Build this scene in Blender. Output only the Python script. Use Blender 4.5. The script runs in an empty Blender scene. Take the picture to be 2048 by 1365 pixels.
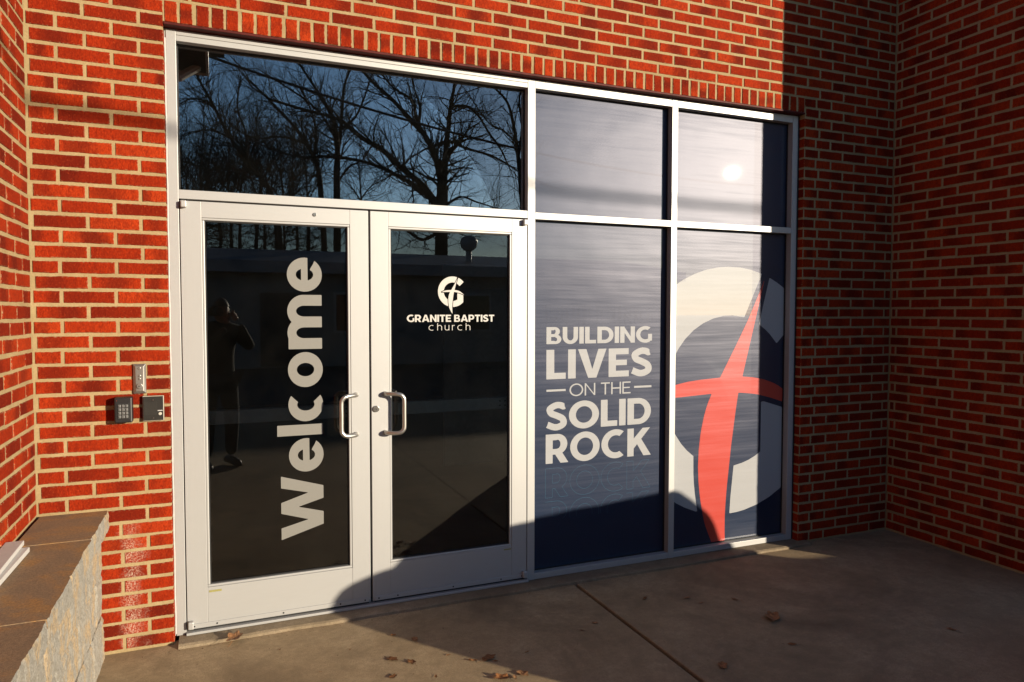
import bpy, bmesh, math, random
import numpy as np
from mathutils import Vector, Matrix, noise
from mathutils.geometry import tessellate_polygon
R = math.radians
random.seed(7)
sc = bpy.context.scene
col = sc.collection

# ------------------------------------------------------------------ camera
FPX, CAM = 1410.0, Vector((0.2208, -3.7944, 1.6026))
YAW, PITCH, ROLL = R(22.483), R(-2.360), R(0.060)
cf = Vector((math.sin(YAW) * math.cos(PITCH), math.cos(YAW) * math.cos(PITCH), math.sin(PITCH)))
cr0 = Vector((math.cos(YAW), -math.sin(YAW), 0)); cu0 = cr0.cross(cf)
cr = cr0 * math.cos(ROLL) + cu0 * math.sin(ROLL); cu = cu0 * math.cos(ROLL) - cr0 * math.sin(ROLL)
cam = bpy.data.cameras.new('camera'); camo = bpy.data.objects.new('camera', cam); col.objects.link(camo)
cam.sensor_width = 36; cam.lens = FPX / 2048 * 36; cam.clip_start = 0.01; cam.clip_end = 2000
camo.matrix_world = Matrix(((cr.x, cu.x, -cf.x, CAM.x), (cr.y, cu.y, -cf.y, CAM.y), (cr.z, cu.z, -cf.z, CAM.z), (0, 0, 0, 1)))
sc.camera = camo
# ------------------------------------------------------------------ light
SUN = Vector((0.6273, -0.7568, 0.1839)).normalized()
SUN_EL = math.asin(SUN.z)
w = bpy.data.worlds.new('World'); sc.world = w; w.use_nodes = True
wn = w.node_tree.nodes; wl = w.node_tree.links
sky = wn.new('ShaderNodeTexSky'); sky.sky_type = 'NISHITA'; sky.sun_disc = False
sky.sun_elevation = SUN_EL; sky.sun_rotation = math.atan2(SUN.x, SUN.y)
sky.air_density = 1.0; sky.dust_density = 0.2; sky.ozone_density = 3.5
wn['Background'].inputs['Strength'].default_value = 0.105
wl.new(sky.outputs[0], wn['Background'].inputs['Color'])
sl = bpy.data.lights.new('sun', 'SUN'); slo = bpy.data.objects.new('sun', sl); col.objects.link(slo)
sl.energy = 5.0; sl.angle = R(0.53); sl.color = (1.0, 0.87, 0.68)
slo.rotation_euler = (-SUN).to_track_quat('-Z', 'Y').to_euler(); slo.location = (12, -14, 9)
sc.view_settings.view_transform = 'Standard'; sc.view_settings.look = 'None'
sc.view_settings.exposure = 0.85; sc.view_settings.gamma = 1.0; sc.view_settings.use_curve_mapping = False

# ------------------------------------------------------------------ helpers
def ray(px, py):
    return (cf + cr * ((px - 1024) / FPX) - cu * ((py - 682.5) / FPX)).normalized()
def on(px, py, ax, v):
    d = ray(px, py); return CAM + d * ((v - CAM[ax]) / d[ax])
def project(p):
    d = Vector(p) - CAM; z = d.dot(cf)
    if z < 0.05: return None
    return 1024 + FPX * d.dot(cr) / z, 682.5 - FPX * d.dot(cu) / z
def mirrored(px, py, y):            # a point seen in the glass (plane y=0.03) standing at depth y
    d = ray(px, py); t1 = (0.03 - CAM.y) / d.y; h = CAM + d * t1
    t2 = (0.03 - y) / d.y; return h + Vector((d.x, -d.y, d.z)) * t2

def tag(o, label=None, cat=None, group=None, kind=None):
    if label: o['label'] = label
    if cat: o['category'] = cat
    if group: o['group'] = group
    if kind: o['kind'] = kind
    return o
def thing(name, label, cat, loc=(0, 0, 0), group=None, rz=0):
    o = bpy.data.objects.new(name, None); o.empty_display_size = 0.1; col.objects.link(o)
    o.location = loc; o.rotation_euler.z = rz
    return tag(o, label, cat, group)
def link(name, me, mat=None, parent=None, loc=None):
    o = bpy.data.objects.new(name, me); col.objects.link(o)
    if mat and not me.materials: me.materials.append(mat)
    if parent:
        o.parent = parent
        if loc is None:                      # mesh is in world coordinates
            o.matrix_parent_inverse = world(parent).inverted()
    if loc is not None: o.location = loc
    return o
def world(o):
    m = Matrix.LocRotScale(o.location, o.rotation_euler, o.scale)
    return (world(o.parent) @ o.matrix_parent_inverse @ m) if o.parent else m
class MB:
    def __init__(s): s.v = []; s.f = []
    def add(s, vs, fs):
        n = len(s.v); s.v += [tuple(v) for v in vs]; s.f += [tuple(i + n for i in f) for f in fs]; return s
    def box(s, x0, x1, y0, y1, z0, z1):
        return s.add([(x0, y0, z0), (x1, y0, z0), (x1, y1, z0), (x0, y1, z0), (x0, y0, z1), (x1, y0, z1), (x1, y1, z1), (x0, y1, z1)],
                     [(0, 3, 2, 1), (4, 5, 6, 7), (0, 1, 5, 4), (1, 2, 6, 5), (2, 3, 7, 6), (3, 0, 4, 7)])
    def tube(s, pts, rad, n=8, caps=True):
        pts = [Vector(p) for p in pts]; m = len(pts)
        rs = rad if isinstance(rad, (list, tuple)) else [rad] * m
        up = Vector((0.31, 0.17, 0.93)); b0 = len(s.v)
        for i, p in enumerate(pts):
            t = (pts[min(i + 1, m - 1)] - pts[max(i - 1, 0)]).normalized()
            a = up - t * up.dot(t)
            if a.length < 1e-3: a = Vector((1, 0, 0)) - t * t.x
            a.normalize(); b = t.cross(a); up = a
            s.v += [tuple(p + (a * math.cos(2 * math.pi * k / n) + b * math.sin(2 * math.pi * k / n)) * rs[i]) for k in range(n)]
        for i in range(m - 1):
            for k in range(n):
                s.f.append((b0 + i * n + k, b0 + i * n + (k + 1) % n, b0 + (i + 1) * n + (k + 1) % n, b0 + (i + 1) * n + k))
        if caps:
            s.f.append(tuple(b0 + k for k in reversed(range(n)))); s.f.append(tuple(b0 + (m - 1) * n + k for k in range(n)))
        return s
    def cyl(s, p0, p1, r, n=20): return s.tube([p0, p1], r, n)
    def mesh(s, name, bevel=0, smooth=False, seg=2):
        me = bpy.data.meshes.new(name); me.from_pydata(s.v, [], s.f)
        if bevel:
            bm = bmesh.new(); bm.from_mesh(me)
            bmesh.ops.bevel(bm, geom=[e for e in bm.edges if len(e.link_faces) == 2 and e.calc_face_angle(0) > 0.6], offset=bevel, segments=seg, affect='EDGES', profile=0.5)
            bm.to_mesh(me); bm.free()
        if smooth: me.polygons.foreach_set('use_smooth', [True] * len(me.polygons))
        me.update(); return me
    def part(s, name, mat, parent=None, bevel=0, smooth=False, kind=None):
        o = link(name, s.mesh(name, bevel, smooth), mat, parent)
        if kind: o['kind'] = kind
        return o
def box(x0, x1, y0, y1, z0, z1): return MB().box(x0, x1, y0, y1, z0, z1)

# ------------------------------------------------------------------ materials
ALB = 0.56
class NT:
    def __init__(s, name):
        s.m = bpy.data.materials.new(name); s.m.use_nodes = True
        s.n = s.m.node_tree.nodes; s.l = s.m.node_tree.links; s.n.clear()
        s.out = s.n.new('ShaderNodeOutputMaterial')
    def node(s, t, **kw):
        n = s.n.new(t)
        for k, v in kw.items(): setattr(n, k, v)
        return n
    def set(s, sock, v):
        if v is None: return
        if hasattr(v, 'node'): s.l.new(v, sock)
        elif isinstance(v, (tuple, list)) and len(v) == 3 and sock.type == 'RGBA': sock.default_value = (*v, 1)
        else: sock.default_value = v
    def pos(s): return s.node('ShaderNodeNewGeometry').outputs['Position']
    def scaled(s, vec, sx, sy, sz):
        n = s.node('ShaderNodeVectorMath', operation='MULTIPLY'); s.set(n.inputs[0], vec); n.inputs[1].default_value = (sx, sy, sz); return n.outputs[0]
    def noise(s, scale, detail=3, rough=0.55, vec=None, dist=0):
        n = s.node('ShaderNodeTexNoise'); n.inputs['Scale'].default_value = scale; n.inputs['Detail'].default_value = detail
        n.inputs['Roughness'].default_value = rough; n.inputs['Distortion'].default_value = dist
        s.l.new(vec if vec else s.pos(), n.inputs['Vector']); return n.outputs[0]
    def ramp(s, fac, stops):
        n = s.node('ShaderNodeValToRGB'); e = n.color_ramp.elements
        while len(e) < len(stops): e.new(0.5)
        for i, (p, c) in enumerate(stops):
            e[i].position = p; e[i].color = (*c, 1) if isinstance(c, (tuple, list)) else (c, c, c, 1)
        s.set(n.inputs[0], fac); return n.outputs[0]
    def mix(s, fac, a, b, mode='MIX'):
        n = s.node('ShaderNodeMix', data_type='RGBA', blend_type=mode)
        s.set(n.inputs[0], fac); s.set(n.inputs[6], a); s.set(n.inputs[7], b); return n.outputs[2]
    def math(s, op, a, b=None, c=None, clamp=False):
        n = s.node('ShaderNodeMath', operation=op, use_clamp=clamp)
        for i, v in enumerate((a, b, c)):
            if v is not None: s.set(n.inputs[i], v)
        return n.outputs[0]
    def bump(s, h, strength=0.3, dist=0.002, normal=None):
        n = s.node('ShaderNodeBump'); n.inputs['Strength'].default_value = strength; n.inputs['Distance'].default_value = dist
        s.set(n.inputs['Height'], h)
        if normal: s.l.new(normal, n.inputs['Normal'])
        return n.outputs[0]
    def bsdf(s, color, rough=0.6, metal=0.0, normal=None, spec=0.5, coat=0, coat_rough=0.03, **kw):
        b = s.node('ShaderNodeBsdfPrincipled')
        color = s.mix(1.0, color, (ALB, ALB, ALB), 'MULTIPLY')      # real-world albedo level of the whole set
        s.set(b.inputs['Base Color'], color); s.set(b.inputs['Roughness'], rough); s.set(b.inputs['Metallic'], metal)
        s.set(b.inputs['Specular IOR Level'], spec); s.set(b.inputs['Coat Weight'], coat); s.set(b.inputs['Coat Roughness'], coat_rough)
        if normal: s.l.new(normal, b.inputs['Normal'])
        for k, v in kw.items(): s.set(b.inputs[k], v)
        return b.outputs[0]
    def done(s, shader): s.l.new(shader, s.out.inputs[0]); return s.m

def plain(name, c, rough=0.6, metal=0.0, var=0.12, nscale=30, bumpk=0.0, bscale=300, spec=0.5, coat=0):
    t = NT(name); n = t.noise(nscale, 4)
    lo = tuple(x * (1 - var) for x in c); hi = tuple(min(1, x * (1 + var)) for x in c)
    cc = t.ramp(n, [(0.3, lo), (0.7, hi)])
    nm = t.bump(t.noise(bscale, 3), bumpk, 0.001) if bumpk else None
    return t.done(t.bsdf(cc, rough, metal, nm, spec, coat))

def brick_mat(name, island):
    t = NT(name); pos = t.pos()
    g = t.node('ShaderNodeNewGeometry')
    rnd = g.outputs['Random Per Island'] if island else t.node('ShaderNodeObjectInfo').outputs['Random']
    uv = t.node('ShaderNodeUVMap', uv_map='UVMap').outputs[0]
    sx = t.node('ShaderNodeSeparateXYZ'); t.l.new(uv, sx.inputs[0])
    r2 = t.math('FRACT', t.math('MULTIPLY', rnd, 17.31)); r3 = t.math('FRACT', t.math('MULTIPLY', rnd, 53.7))
    tone = t.ramp(rnd, [(0.0, (0.26, 0.018, 0.004)), (0.2, (0.44, 0.033, 0.005)), (0.65, (0.56, 0.046, 0.007)), (1.0, (0.66, 0.066, 0.011))])
    # kiln flashing: a darker heart or end, with a position of its own for every brick
    d = t.math('ABSOLUTE', t.math('SUBTRACT', sx.outputs[0], t.math('MULTIPLY_ADD', r2, 0.9, 0.05)))
    wob = t.math('MULTIPLY_ADD', t.noise(22, 3, 0.6), 0.5, -0.25)
    fl = t.ramp(t.math('ADD', d, wob), [(0.12, 1.0), (0.42, 0.0)])
    tone = t.mix(t.math('MULTIPLY', fl, t.math('MULTIPLY', r3, 0.9)), tone, (0.15, 0.013, 0.005))
    # drag texture of the brick face
    vec = t.scaled(pos, 1.0, 1.0, 0.5)
    fine = t.noise(230, 5, 0.7, vec); grit = t.noise(700, 2, 0.6)
    tone = t.mix(t.ramp(fine, [(0.36, 0.55), (0.58, 0.0)]), tone, (0.14, 0.010, 0.004))
    mid = t.noise(75, 4, 0.7, vec); tone = t.mix(t.ramp(mid, [(0.38, 0.45), (0.54, 0.0)]), tone, (0.22, 0.014, 0.004)); tone = t.mix(t.ramp(t.noise(110, 3, 0.6), [(0.58, 0.0), (0.72, 0.5)]), tone, (0.66, 0.11, 0.03))
    tone = t.mix(t.ramp(grit, [(0.66, 0.0), (0.80, 0.35)]), tone, (0.60, 0.16, 0.07))
    # mortar smear along the brick's arrises
    ex = t.math('MINIMUM', sx.outputs[0], t.math('SUBTRACT', 1.0, sx.outputs[0])); ez = t.math('MINIMUM', sx.outputs[1], t.math('SUBTRACT', 1.0, sx.outputs[1]))
    edge = t.math('MINIMUM', t.math('MULTIPLY', ex, 4.0), ez)
    sm = t.math('MULTIPLY', t.ramp(edge, [(0.0, 1.0), (0.10, 0.0)]), t.ramp(t.noise(90, 3, 0.7), [(0.5, 0.0), (0.62, 0.8)]))
    tone = t.mix(sm, tone, (0.55, 0.40, 0.22))
    # lime bloom and scuffs low on the pier beside the retaining wall
    sp = t.node('ShaderNodeSeparateXYZ'); t.l.new(pos, sp.inputs[0])
    wx = t.math('MULTIPLY_ADD', t.noise(11, 3, 0.6), 0.14, -0.07)
    mx = t.ramp(t.math('ABSOLUTE', t.math('ADD', t.math('ADD', sp.outputs[0], 0.180), wx)), [(0.0, 1.0), (0.065, 0.0)])
    mz = t.ramp(sp.outputs[2], [(0.54, 1.0), (0.62, 0.0)]); my = t.ramp(sp.outputs[1], [(0.0, 0.0), (0.001, 0.0)])
    front = t.ramp(t.math('ABSOLUTE', t.math('ADD', sp.outputs[1], 0.045)), [(0.02, 1.0), (0.03, 0.0)])
    bl = t.math('MULTIPLY', t.math('MULTIPLY', mx, mz), t.math('MULTIPLY', front, t.ramp(t.noise(130, 5, 0.75), [(0.44, 0.0), (0.60, 0.9)])))
    bl = t.math('MULTIPLY', bl, t.ramp(t.noise(9, 3), [(0.36, 0.1), (0.52, 1.0)]))
    tone = t.mix(bl, tone, (0.78, 0.56, 0.42))
    h = t.math('ADD', t.math('ADD', t.math('MULTIPLY', fine, 1.0), t.math('MULTIPLY', grit, 0.4)), t.math('MULTIPLY', mid, 1.2))
    nm = t.bump(h, 0.9, 0.0032)
    return t.done(t.bsdf(tone, 0.9, 0, nm, 0.08))
MBRICK, MBRICKS = brick_mat('red flashed brick', False), brick_mat('red flashed brick, joined', True)
def mortar_mat():
    t = NT('cream mortar'); a = t.noise(9, 3); b = t.noise(120, 4, 0.65)
    c = t.ramp(a, [(0.3, (0.46, 0.335, 0.165)), (0.7, (0.59, 0.435, 0.225))])
    c = t.mix(t.ramp(b, [(0.35, 0.5), (0.55, 0.0)]), c, (0.40, 0.285, 0.14))
    nm = t.bump(t.math('ADD', t.noise(45, 3), t.math('MULTIPLY', b, 0.5)), 0.6, 0.004)
    return t.done(t.bsdf(c, 0.9, 0, nm, 0.2))
MMORTAR = mortar_mat()
def alu(name, c=(0.655, 0.65, 0.635), rough=0.49, metal=0.38, streak=(3, 3, 0.25)):
    t = NT(name); v = t.scaled(t.pos(), *streak)
    n = t.noise(40, 3, 0.6, v); d = t.noise(6, 4, 0.6)
    cc = t.mix(t.ramp(n, [(0.35, 0.16), (0.65, 0.0)]), c, tuple(x * 0.9 for x in c))
    cc = t.mix(t.ramp(d, [(0.62, 0.0), (0.8, 0.06)]), cc, tuple(x * 0.8 for x in c))
    rr = t.ramp(t.noise(60, 3, 0.6, v), [(0.3, rough - 0.02), (0.7, rough + 0.03)])
    return t.done(t.bsdf(cc, rr, metal, t.bump(t.noise(500, 2), 0.05, 0.0005), 0.5))
MALU = alu('clear anodised aluminium, vertical'); MALUH = alu('clear anodised aluminium, horizontal', streak=(0.25, 3, 3))
MSTEEL = alu('brushed steel', (0.58, 0.55, 0.50), 0.30, 1.0)
MHANDLE = alu('satin pull handle', (0.80, 0.76, 0.70), 0.33, 0.9)
MDARK = plain('black rubber', (0.012, 0.012, 0.012), 0.7)
MCAULK = plain('white sealant', (0.75, 0.74, 0.70), 0.5)
MLINTEL = plain('maroon painted steel', (0.115, 0.017, 0.013), 0.6, 0.0, 0.35, 18, 0.2, 60, 0.15)
def glass_mat(name, ior):
    t = NT(name)
    gl = t.node('ShaderNodeBsdfGlossy'); gl.inputs['Roughness'].default_value = 0.0; gl.inputs['Color'].default_value = (1, 1, 1, 1)
    nm = t.bump(t.noise(1.3, 2), 0.05, 0.004); t.l.new(nm, gl.inputs['Normal'])
    tr = t.node('ShaderNodeBsdfTransparent'); tr.inputs['Color'].default_value = (0.66, 0.68, 0.67, 1)
    fr = t.node('ShaderNodeFresnel'); fr.inputs['IOR'].default_value = ior
    mx = t.node('ShaderNodeMixShader'); t.l.new(fr.outputs[0], mx.inputs[0]); t.l.new(tr.outputs[0], mx.inputs[1]); t.l.new(gl.outputs[0], mx.inputs[2])
    # thin film of dust on the outside
    df = t.node('ShaderNodeBsdfDiffuse'); df.inputs['Color'].default_value = (0.55, 0.5, 0.42, 1)
    m2 = t.node('ShaderNodeMixShader'); t.l.new(t.ramp(t.noise(5, 5, 0.7), [(0.35, 0.001), (0.75, 0.005)]), m2.inputs[0])
    t.l.new(mx.outputs[0], m2.inputs[1]); t.l.new(df.outputs[0], m2.inputs[2])
    return t.done(m2.outputs[0])
MGLASS, MTRANS = glass_mat('dark tinted glass', 1.62), glass_mat('dark reflective glass', 2.6)
def film(name, c, rough=0.40, spec=0.31):
    t = NT(name); p = t.pos()
    st = t.noise(1.0, 3, 0.5, t.scaled(p, 0.7, 1, 11)); blob = t.noise(2.2, 2, 0.5, t.scaled(p, 0.8, 1, 1.4))
    fine = t.noise(420, 2, 0.6)
    nm = t.bump(st, 0.26, 0.010); nm = t.bump(blob, 0.25, 0.02, nm); nm = t.bump(fine, 0.16, 0.0010, nm)
    cc = t.mix(t.ramp(fine, [(0.4, 0.3), (0.6, 0.0)]), c, tuple(x * 0.8 for x in c))
    flat = t.node('ShaderNodeNewGeometry').outputs['Normal']
    return t.done(t.bsdf(cc, rough, 0, nm, spec, 0.7, 0.009, **{'Coat Normal': flat, 'Specular Tint': (0.86, 0.84, 0.98)}))
MNAVY = film('navy window film', (0.009, 0.026, 0.066)); MFWHITE = film('white window film', (0.56, 0.565, 0.57), 0.42, 0.12); MFRED = film('red window film', (0.72, 0.075, 0.045))
MFBLUE = film('blue outline print', (0.035, 0.12, 0.20)); MFFAINT = film('faint outline print', (0.06, 0.075, 0.11))
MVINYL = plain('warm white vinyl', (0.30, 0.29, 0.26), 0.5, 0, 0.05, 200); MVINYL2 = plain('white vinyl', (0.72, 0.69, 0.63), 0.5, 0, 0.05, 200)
def concrete(name, c1, c2, c3):
    t = NT(name); a = t.noise(1.6, 5, 0.6); b = t.noise(38, 5, 0.7); f = t.noise(420, 3, 0.6)
    cc = t.ramp(a, [(0.28, c1), (0.52, c2), (0.74, c3)])
    cc = t.mix(t.ramp(b, [(0.4, 0.45), (0.62, 0.0)]), cc, tuple(x * 0.72 for x in c2))
    cc = t.mix(t.ramp(f, [(0.62, 0.0), (0.74, 0.5)]), cc, tuple(min(1, x * 1.5) for x in c3))
    cc = t.mix(t.ramp(t.noise(150, 4, 0.75), [(0.36, 0.5), (0.5, 0.0)]), cc, tuple(x * 0.6 for x in c1))
    cc = t.mix(t.ramp(t.noise(11, 5, 0.7), [(0.42, 0.35), (0.58, 0.0)]), cc, tuple(x * 0.7 for x in c1))
    st = t.noise(0.9, 6, 0.65, dist=1.0); cc = t.mix(t.ramp(st, [(0.50, 0.0), (0.70, 0.6)]), cc, (0.17, 0.115, 0.068))
    nm = t.bump(t.math('ADD', t.math('MULTIPLY', b, 0.6), f), 0.55, 0.0022)
    return t.done(t.bsdf(cc, 0.85, 0, nm, 0.3))
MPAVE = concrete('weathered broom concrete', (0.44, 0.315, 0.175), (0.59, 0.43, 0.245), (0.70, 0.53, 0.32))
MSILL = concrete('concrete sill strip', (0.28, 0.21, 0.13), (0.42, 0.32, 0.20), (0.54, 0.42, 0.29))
def splitface():
    t = NT('split-face stone block'); a = t.noise(7, 5, 0.65, t.scaled(t.pos(), 1, 1, 0.45), 0.6); b = t.noise(60, 5, 0.7); f = t.noise(300, 3, 0.7)
    cc = t.ramp(a, [(0.38, (0.48, 0.45, 0.39)), (0.51, (0.57, 0.53, 0.45)), (0.58, (0.76, 0.54, 0.30)), (0.66, (0.60, 0.55, 0.46))])
    cc = t.mix(t.ramp(b, [(0.38, 0.6), (0.52, 0.0)]), cc, (0.33, 0.29, 0.22))
    cc = t.mix(t.ramp(t.noise(140, 3, 0.7), [(0.4, 0.45), (0.5, 0.0)]), cc, (0.28, 0.245, 0.19))
    cc = t.mix(t.ramp(f, [(0.64, 0.0), (0.74, 0.6)]), cc, (0.8, 0.78, 0.72))
    nm = t.bump(t.math('ADD', b, t.math('MULTIPLY', f, 0.5)), 1.0, 0.009)
    return t.done(t.bsdf(cc, 0.85, 0, nm, 0.3))
MSPLIT = splitface()
def capmat():
    t = NT('rusty brown cap stone'); a = t.noise(5, 6, 0.65, dist=0.6); b = t.noise(120, 4, 0.7); f = t.noise(500, 2)
    cc = t.ramp(a, [(0.3, (0.33, 0.24, 0.15)), (0.5, (0.45, 0.305, 0.17)), (0.64, (0.62, 0.34, 0.115)), (0.76, (0.50, 0.36, 0.22))])
    cc = t.mix(t.ramp(b, [(0.4, 0.5), (0.58, 0.0)]), cc, (0.18, 0.125, 0.08))
    cc = t.mix(t.ramp(f, [(0.66, 0.0), (0.76, 0.6)]), cc, (0.66, 0.52, 0.36))
    return t.done(t.bsdf(cc, 0.8, 0, t.bump(t.math('ADD', b, f), 0.5, 0.002), 0.3))
MCAP = capmat()

# ------------------------------------------------------------------ ground
tag(box(-250, 250, -300, 60, -0.30, -0.055).part('ground', plain('dry winter grass and gravel', (0.10, 0.085, 0.05), 0.95, 0, 0.4, 1.2, 0.5, 40)), kind='structure')
tag(box(-40, 60, -16.5, -8.6, -0.30, -0.045).part('road', plain('old asphalt', (0.055, 0.053, 0.05), 0.9, 0, 0.25, 3, 0.6, 90)), kind='structure')
ZP = -0.020
pave = tag(MB().box(-1.5, 9.0, -8.6, 0.02, -0.16, -0.052).part('pavement', plain('packed joint grit', (0.13, 0.075, 0.04), 0.95, 0, 0.5, 160, 0.9, 120)), kind='structure')
for x0, x1, y0, y1 in ((-0.62, 2.146, -8.55, 0.0), (2.168, 7.4, -8.55, 0.0)):
    box(x0, x1, y0, y1, -0.15, ZP).part('slab', MPAVE, pave, bevel=0.006)
box(2.1458, 2.1682, -8.5, -1.75, -0.15, ZP - .0012).part('slab', MPAVE, pave)
# ragged grit lying in the joint beside the entrance
g = MB(); rg = random.Random(3)
for i in range(420):
    y = -0.12 - 1.6 * rg.random(); x = 2.157 + rg.gauss(0, 0.006); s = 0.0015 + 0.003 * rg.random()
    q = [Vector((rg.uniform(-1, 1), rg.uniform(-1, 1), rg.uniform(-1, 1))).normalized() * s for _ in range(4)]
    g.add([(x + v.x, y + v.y, ZP - 0.004 + abs(v.z)) for v in q], [(0, 1, 2), (0, 2, 3), (0, 3, 1), (1, 3, 2)])
g.part('joint_grit', plain('rusty joint grit', (0.20, 0.10, 0.05), 0.9, 0, 0.6, 300), pave, kind='stuff')
# concrete strip under the shopfront: broken, uneven front edge
def ragged_strip():
    m = MB(); n = 90; top = []; fr = []
    for i in range(n + 1):
        x = 0.012 + (4.01 - 0.012) * i / n
        e = -0.112 + 0.010 * noise.noise(Vector((x * 3.1, 2.2, 0))) + 0.006 * noise.noise(Vector((x * 17, 5.0, 0)))
        m.v += [(x, 0.12, -0.0005), (x, e + 0.012, -0.001 + 0.002 * noise.noise(Vector((x * 9, 0, 0)))), (x, e, -0.007), (x, e - 0.004, -0.05)]
    for i in range(n):
        for k in range(3): m.f.append((i * 4 + k, i * 4 + k + 1, i * 4 + 5 + k, i * 4 + 4 + k))
    m.f.append((0, 3, 2, 1)); k = n * 4; m.f.append((k, k + 1, k + 2, k + 3))
    for p in range(0): pass
    return m
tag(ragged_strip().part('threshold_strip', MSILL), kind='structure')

# ------------------------------------------------------------------ brickwork
BP, CP, JT = 0.2205, 0.0686, 0.0150            # stretcher pitch, course pitch, joint
Z0 = -0.0135
def brick_mesh(name, L, H, D, seed):
    rb = random.Random(seed); j = lambda k=0.0013: rb.uniform(-k, k)
    per = []
    for k in range(5): per.append((-L / 2 + L * k / 4 + (j() if 0 < k < 4 else 0), -H / 2 + j()))
    for k in range(5): per.append((L / 2 - L * k / 4 + (j() if 0 < k < 4 else 0), H / 2 + j()))
    n = len(per); ins = 0.0022
    v = [(x - math.copysign(ins, x) if abs(x) > L / 2 - 0.004 else x, 0.0 + j(0.0005), z - math.copysign(ins, z)) for x, z in per]
    v += [(x + j(0.0006), 0.0024, z) for x, z in per]; v += [(x, D, z) for x, z in per]
    f = [tuple(range(n))]
    for r_ in range(2):
        for k in range(n): f.append((r_ * n + k, (r_ + 1) * n + k, (r_ + 1) * n + (k + 1) % n, r_ * n + (k + 1) % n))
    me = bpy.data.meshes.new(name); me.from_pydata(v, [], f)
    uv = me.uv_layers.new(name='UVMap')
    for lp in me.loops:
        p = me.vertices[lp.vertex_index].co; uv.data[lp.index].uv = (p.x / L + 0.5, p.z / H + 0.5)
    return me
BL, BH = BP - JT, CP - JT
VAR = [brick_mesh('brick', BL, BH, 0.03, 100 + i) for i in range(10)]
HVAR = [brick_mesh('half_brick', BL / 2, BH, 0.03, 200 + i) for i in range(8)]
RVAR = [brick_mesh('rowlock_brick', 0.0965, BH, 0.03, 300 + i) for i in range(8)]
for m_ in VAR + HVAR + RVAR: m_.materials.append(MBRICK)

def lay(u0, u1, k0, k1, fa, fb, skip=None, extra=None):
    """rows k0..k1 of running bond between u0 and u1; returns (ua, ub, za, zb)"""
    out = []
    for k in range(k0, k1):
        za, zb = Z0 + k * CP + JT / 2, Z0 + (k + 1) * CP - JT / 2
        off = fa if k % 2 == 0 else fb
        cuts = [u0 - JT / 2 + (.010 if k % 2 else 0)]
        n = math.floor((u0 - off) / BP)
        while off + n * BP < u1 + 0.3:
            c = off + n * BP
            if u0 + 0.03 < c < u1 - 0.03: cuts.append(c + random.gauss(0, 0.0022))
            n += 1
        cuts.append(u1 + JT / 2)
        if extra: cuts = extra(k, cuts)
        for a, b in zip(cuts, cuts[1:]): out.append((a + JT / 2, b - JT / 2, za, zb))
    return out
def build_wall(root, pieces, place, normal_rz, limit=300):
    """pieces: (u, z, length, variants, base_len, rot) ; place(u,z)->world point of the brick's face centre"""
    scored = []
    for pc in pieces:
        p = place(pc[0], pc[1]); q = project(p); a = 0
        if q and -20 < q[0] < 2068 and -10 < q[1] < 1375:
            a = pc[2] / (p - CAM).length ** 2
        scored.append((a, pc, p))
    scored.sort(key=lambda s: -s[0]); rest = MB(); uvs = []
    for i, (a, pc, p) in enumerate(scored):
        u, z, ln, var, bl, rot = pc
        me = random.choice(var); flip = random.random() < 0.5
        m = Matrix.Translation(p + Vector((0, 0, random.gauss(0, 0.0009)))) @ Matrix.Rotation(normal_rz, 4, 'Z') @ Matrix.Translation((0, random.uniform(-.0011, .0009), 0)) \
            @ Matrix.Rotation(rot + random.gauss(0, 0.003) + (math.pi if flip else 0), 4, 'Y') @ Matrix.Diagonal((ln / bl, 1, random.gauss(1, 0.012), 1))
        if i < limit and a > 0:
            o = bpy.data.objects.new('brick', me); col.objects.link(o); o.parent = root; o.matrix_local = world(root).inverted() @ m
        else:
            rest.add([m @ v.co for v in me.vertices], [tuple(f.vertices) for f in me.polygons])
            uvs += [tuple(me.uv_layers[0].data[l].uv) for f in me.polygons for l in f.loop_indices]
    if rest.v:
        me = rest.mesh('bricks_beyond'); uv = me.uv_layers.new(name='UVMap')
        uv.data.foreach_set('uv', [c for t_ in uvs for c in t_])
        tag(link('brick_field', me, MBRICKS, root), kind='stuff')
def std(lst):
    return [((a + b) / 2, (z0 + z1) / 2, b - a, HVAR if b - a < BL * 0.7 else VAR, BL / 2 if b - a < BL * 0.7 else BL, 0.0) for a, b, z0, z1 in lst]
YB = -0.045; TOPK = 66; ZTOP = Z0 + TOPK * CP
XL, XR, OL, OR = -0.560, 4.795, -0.008, 3.944
facade = thing('brick_wall', 'red brick entrance wall with a course of upright bricks over the glazed opening', 'wall', (2, YB, 0))
MB().box(XL - 0.3, OL - 0.001, YB + 0.0032, 0.22, -0.1, 3.069).box(OR + 0.001, XR + 0.3, YB + 0.0032, 0.22, -0.1, 3.069).box(XL - 0.3, XR + 0.3, YB + 0.0032, 0.22, 3.0695, ZTOP) \
    .box(OL, OR, YB + 0.0035, 0.22, 2.9716, 3.0692).part('mortar', MMORTAR, facade)
def right_pier(k, c):
    if k % 2 == 0: c = [c[0], 4.047] + [x for x in c[1:] if x > 4.1]
    return c
P_ = std(lay(XL + 0.007, OL, 0, 45, -0.2235, -0.1133)) + std(lay(OR, XR - 0.004, 0, 45, -0.2235, -0.1133, extra=right_pier)) + std(lay(XL + 0.007, XR - 0.004, 45, TOPK, -0.2235, -0.1133))
nr = 58; wv = (OR - OL) / nr
for i in range(nr):
    P_.append((OL + wv * (i + 0.5) + random.gauss(0, 0.0015), 3.0188, 0.0965, RVAR, 0.0965, math.pi / 2))
build_wall(facade, P_, lambda u, z: Vector((u, YB, z)), 0.0)
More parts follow.
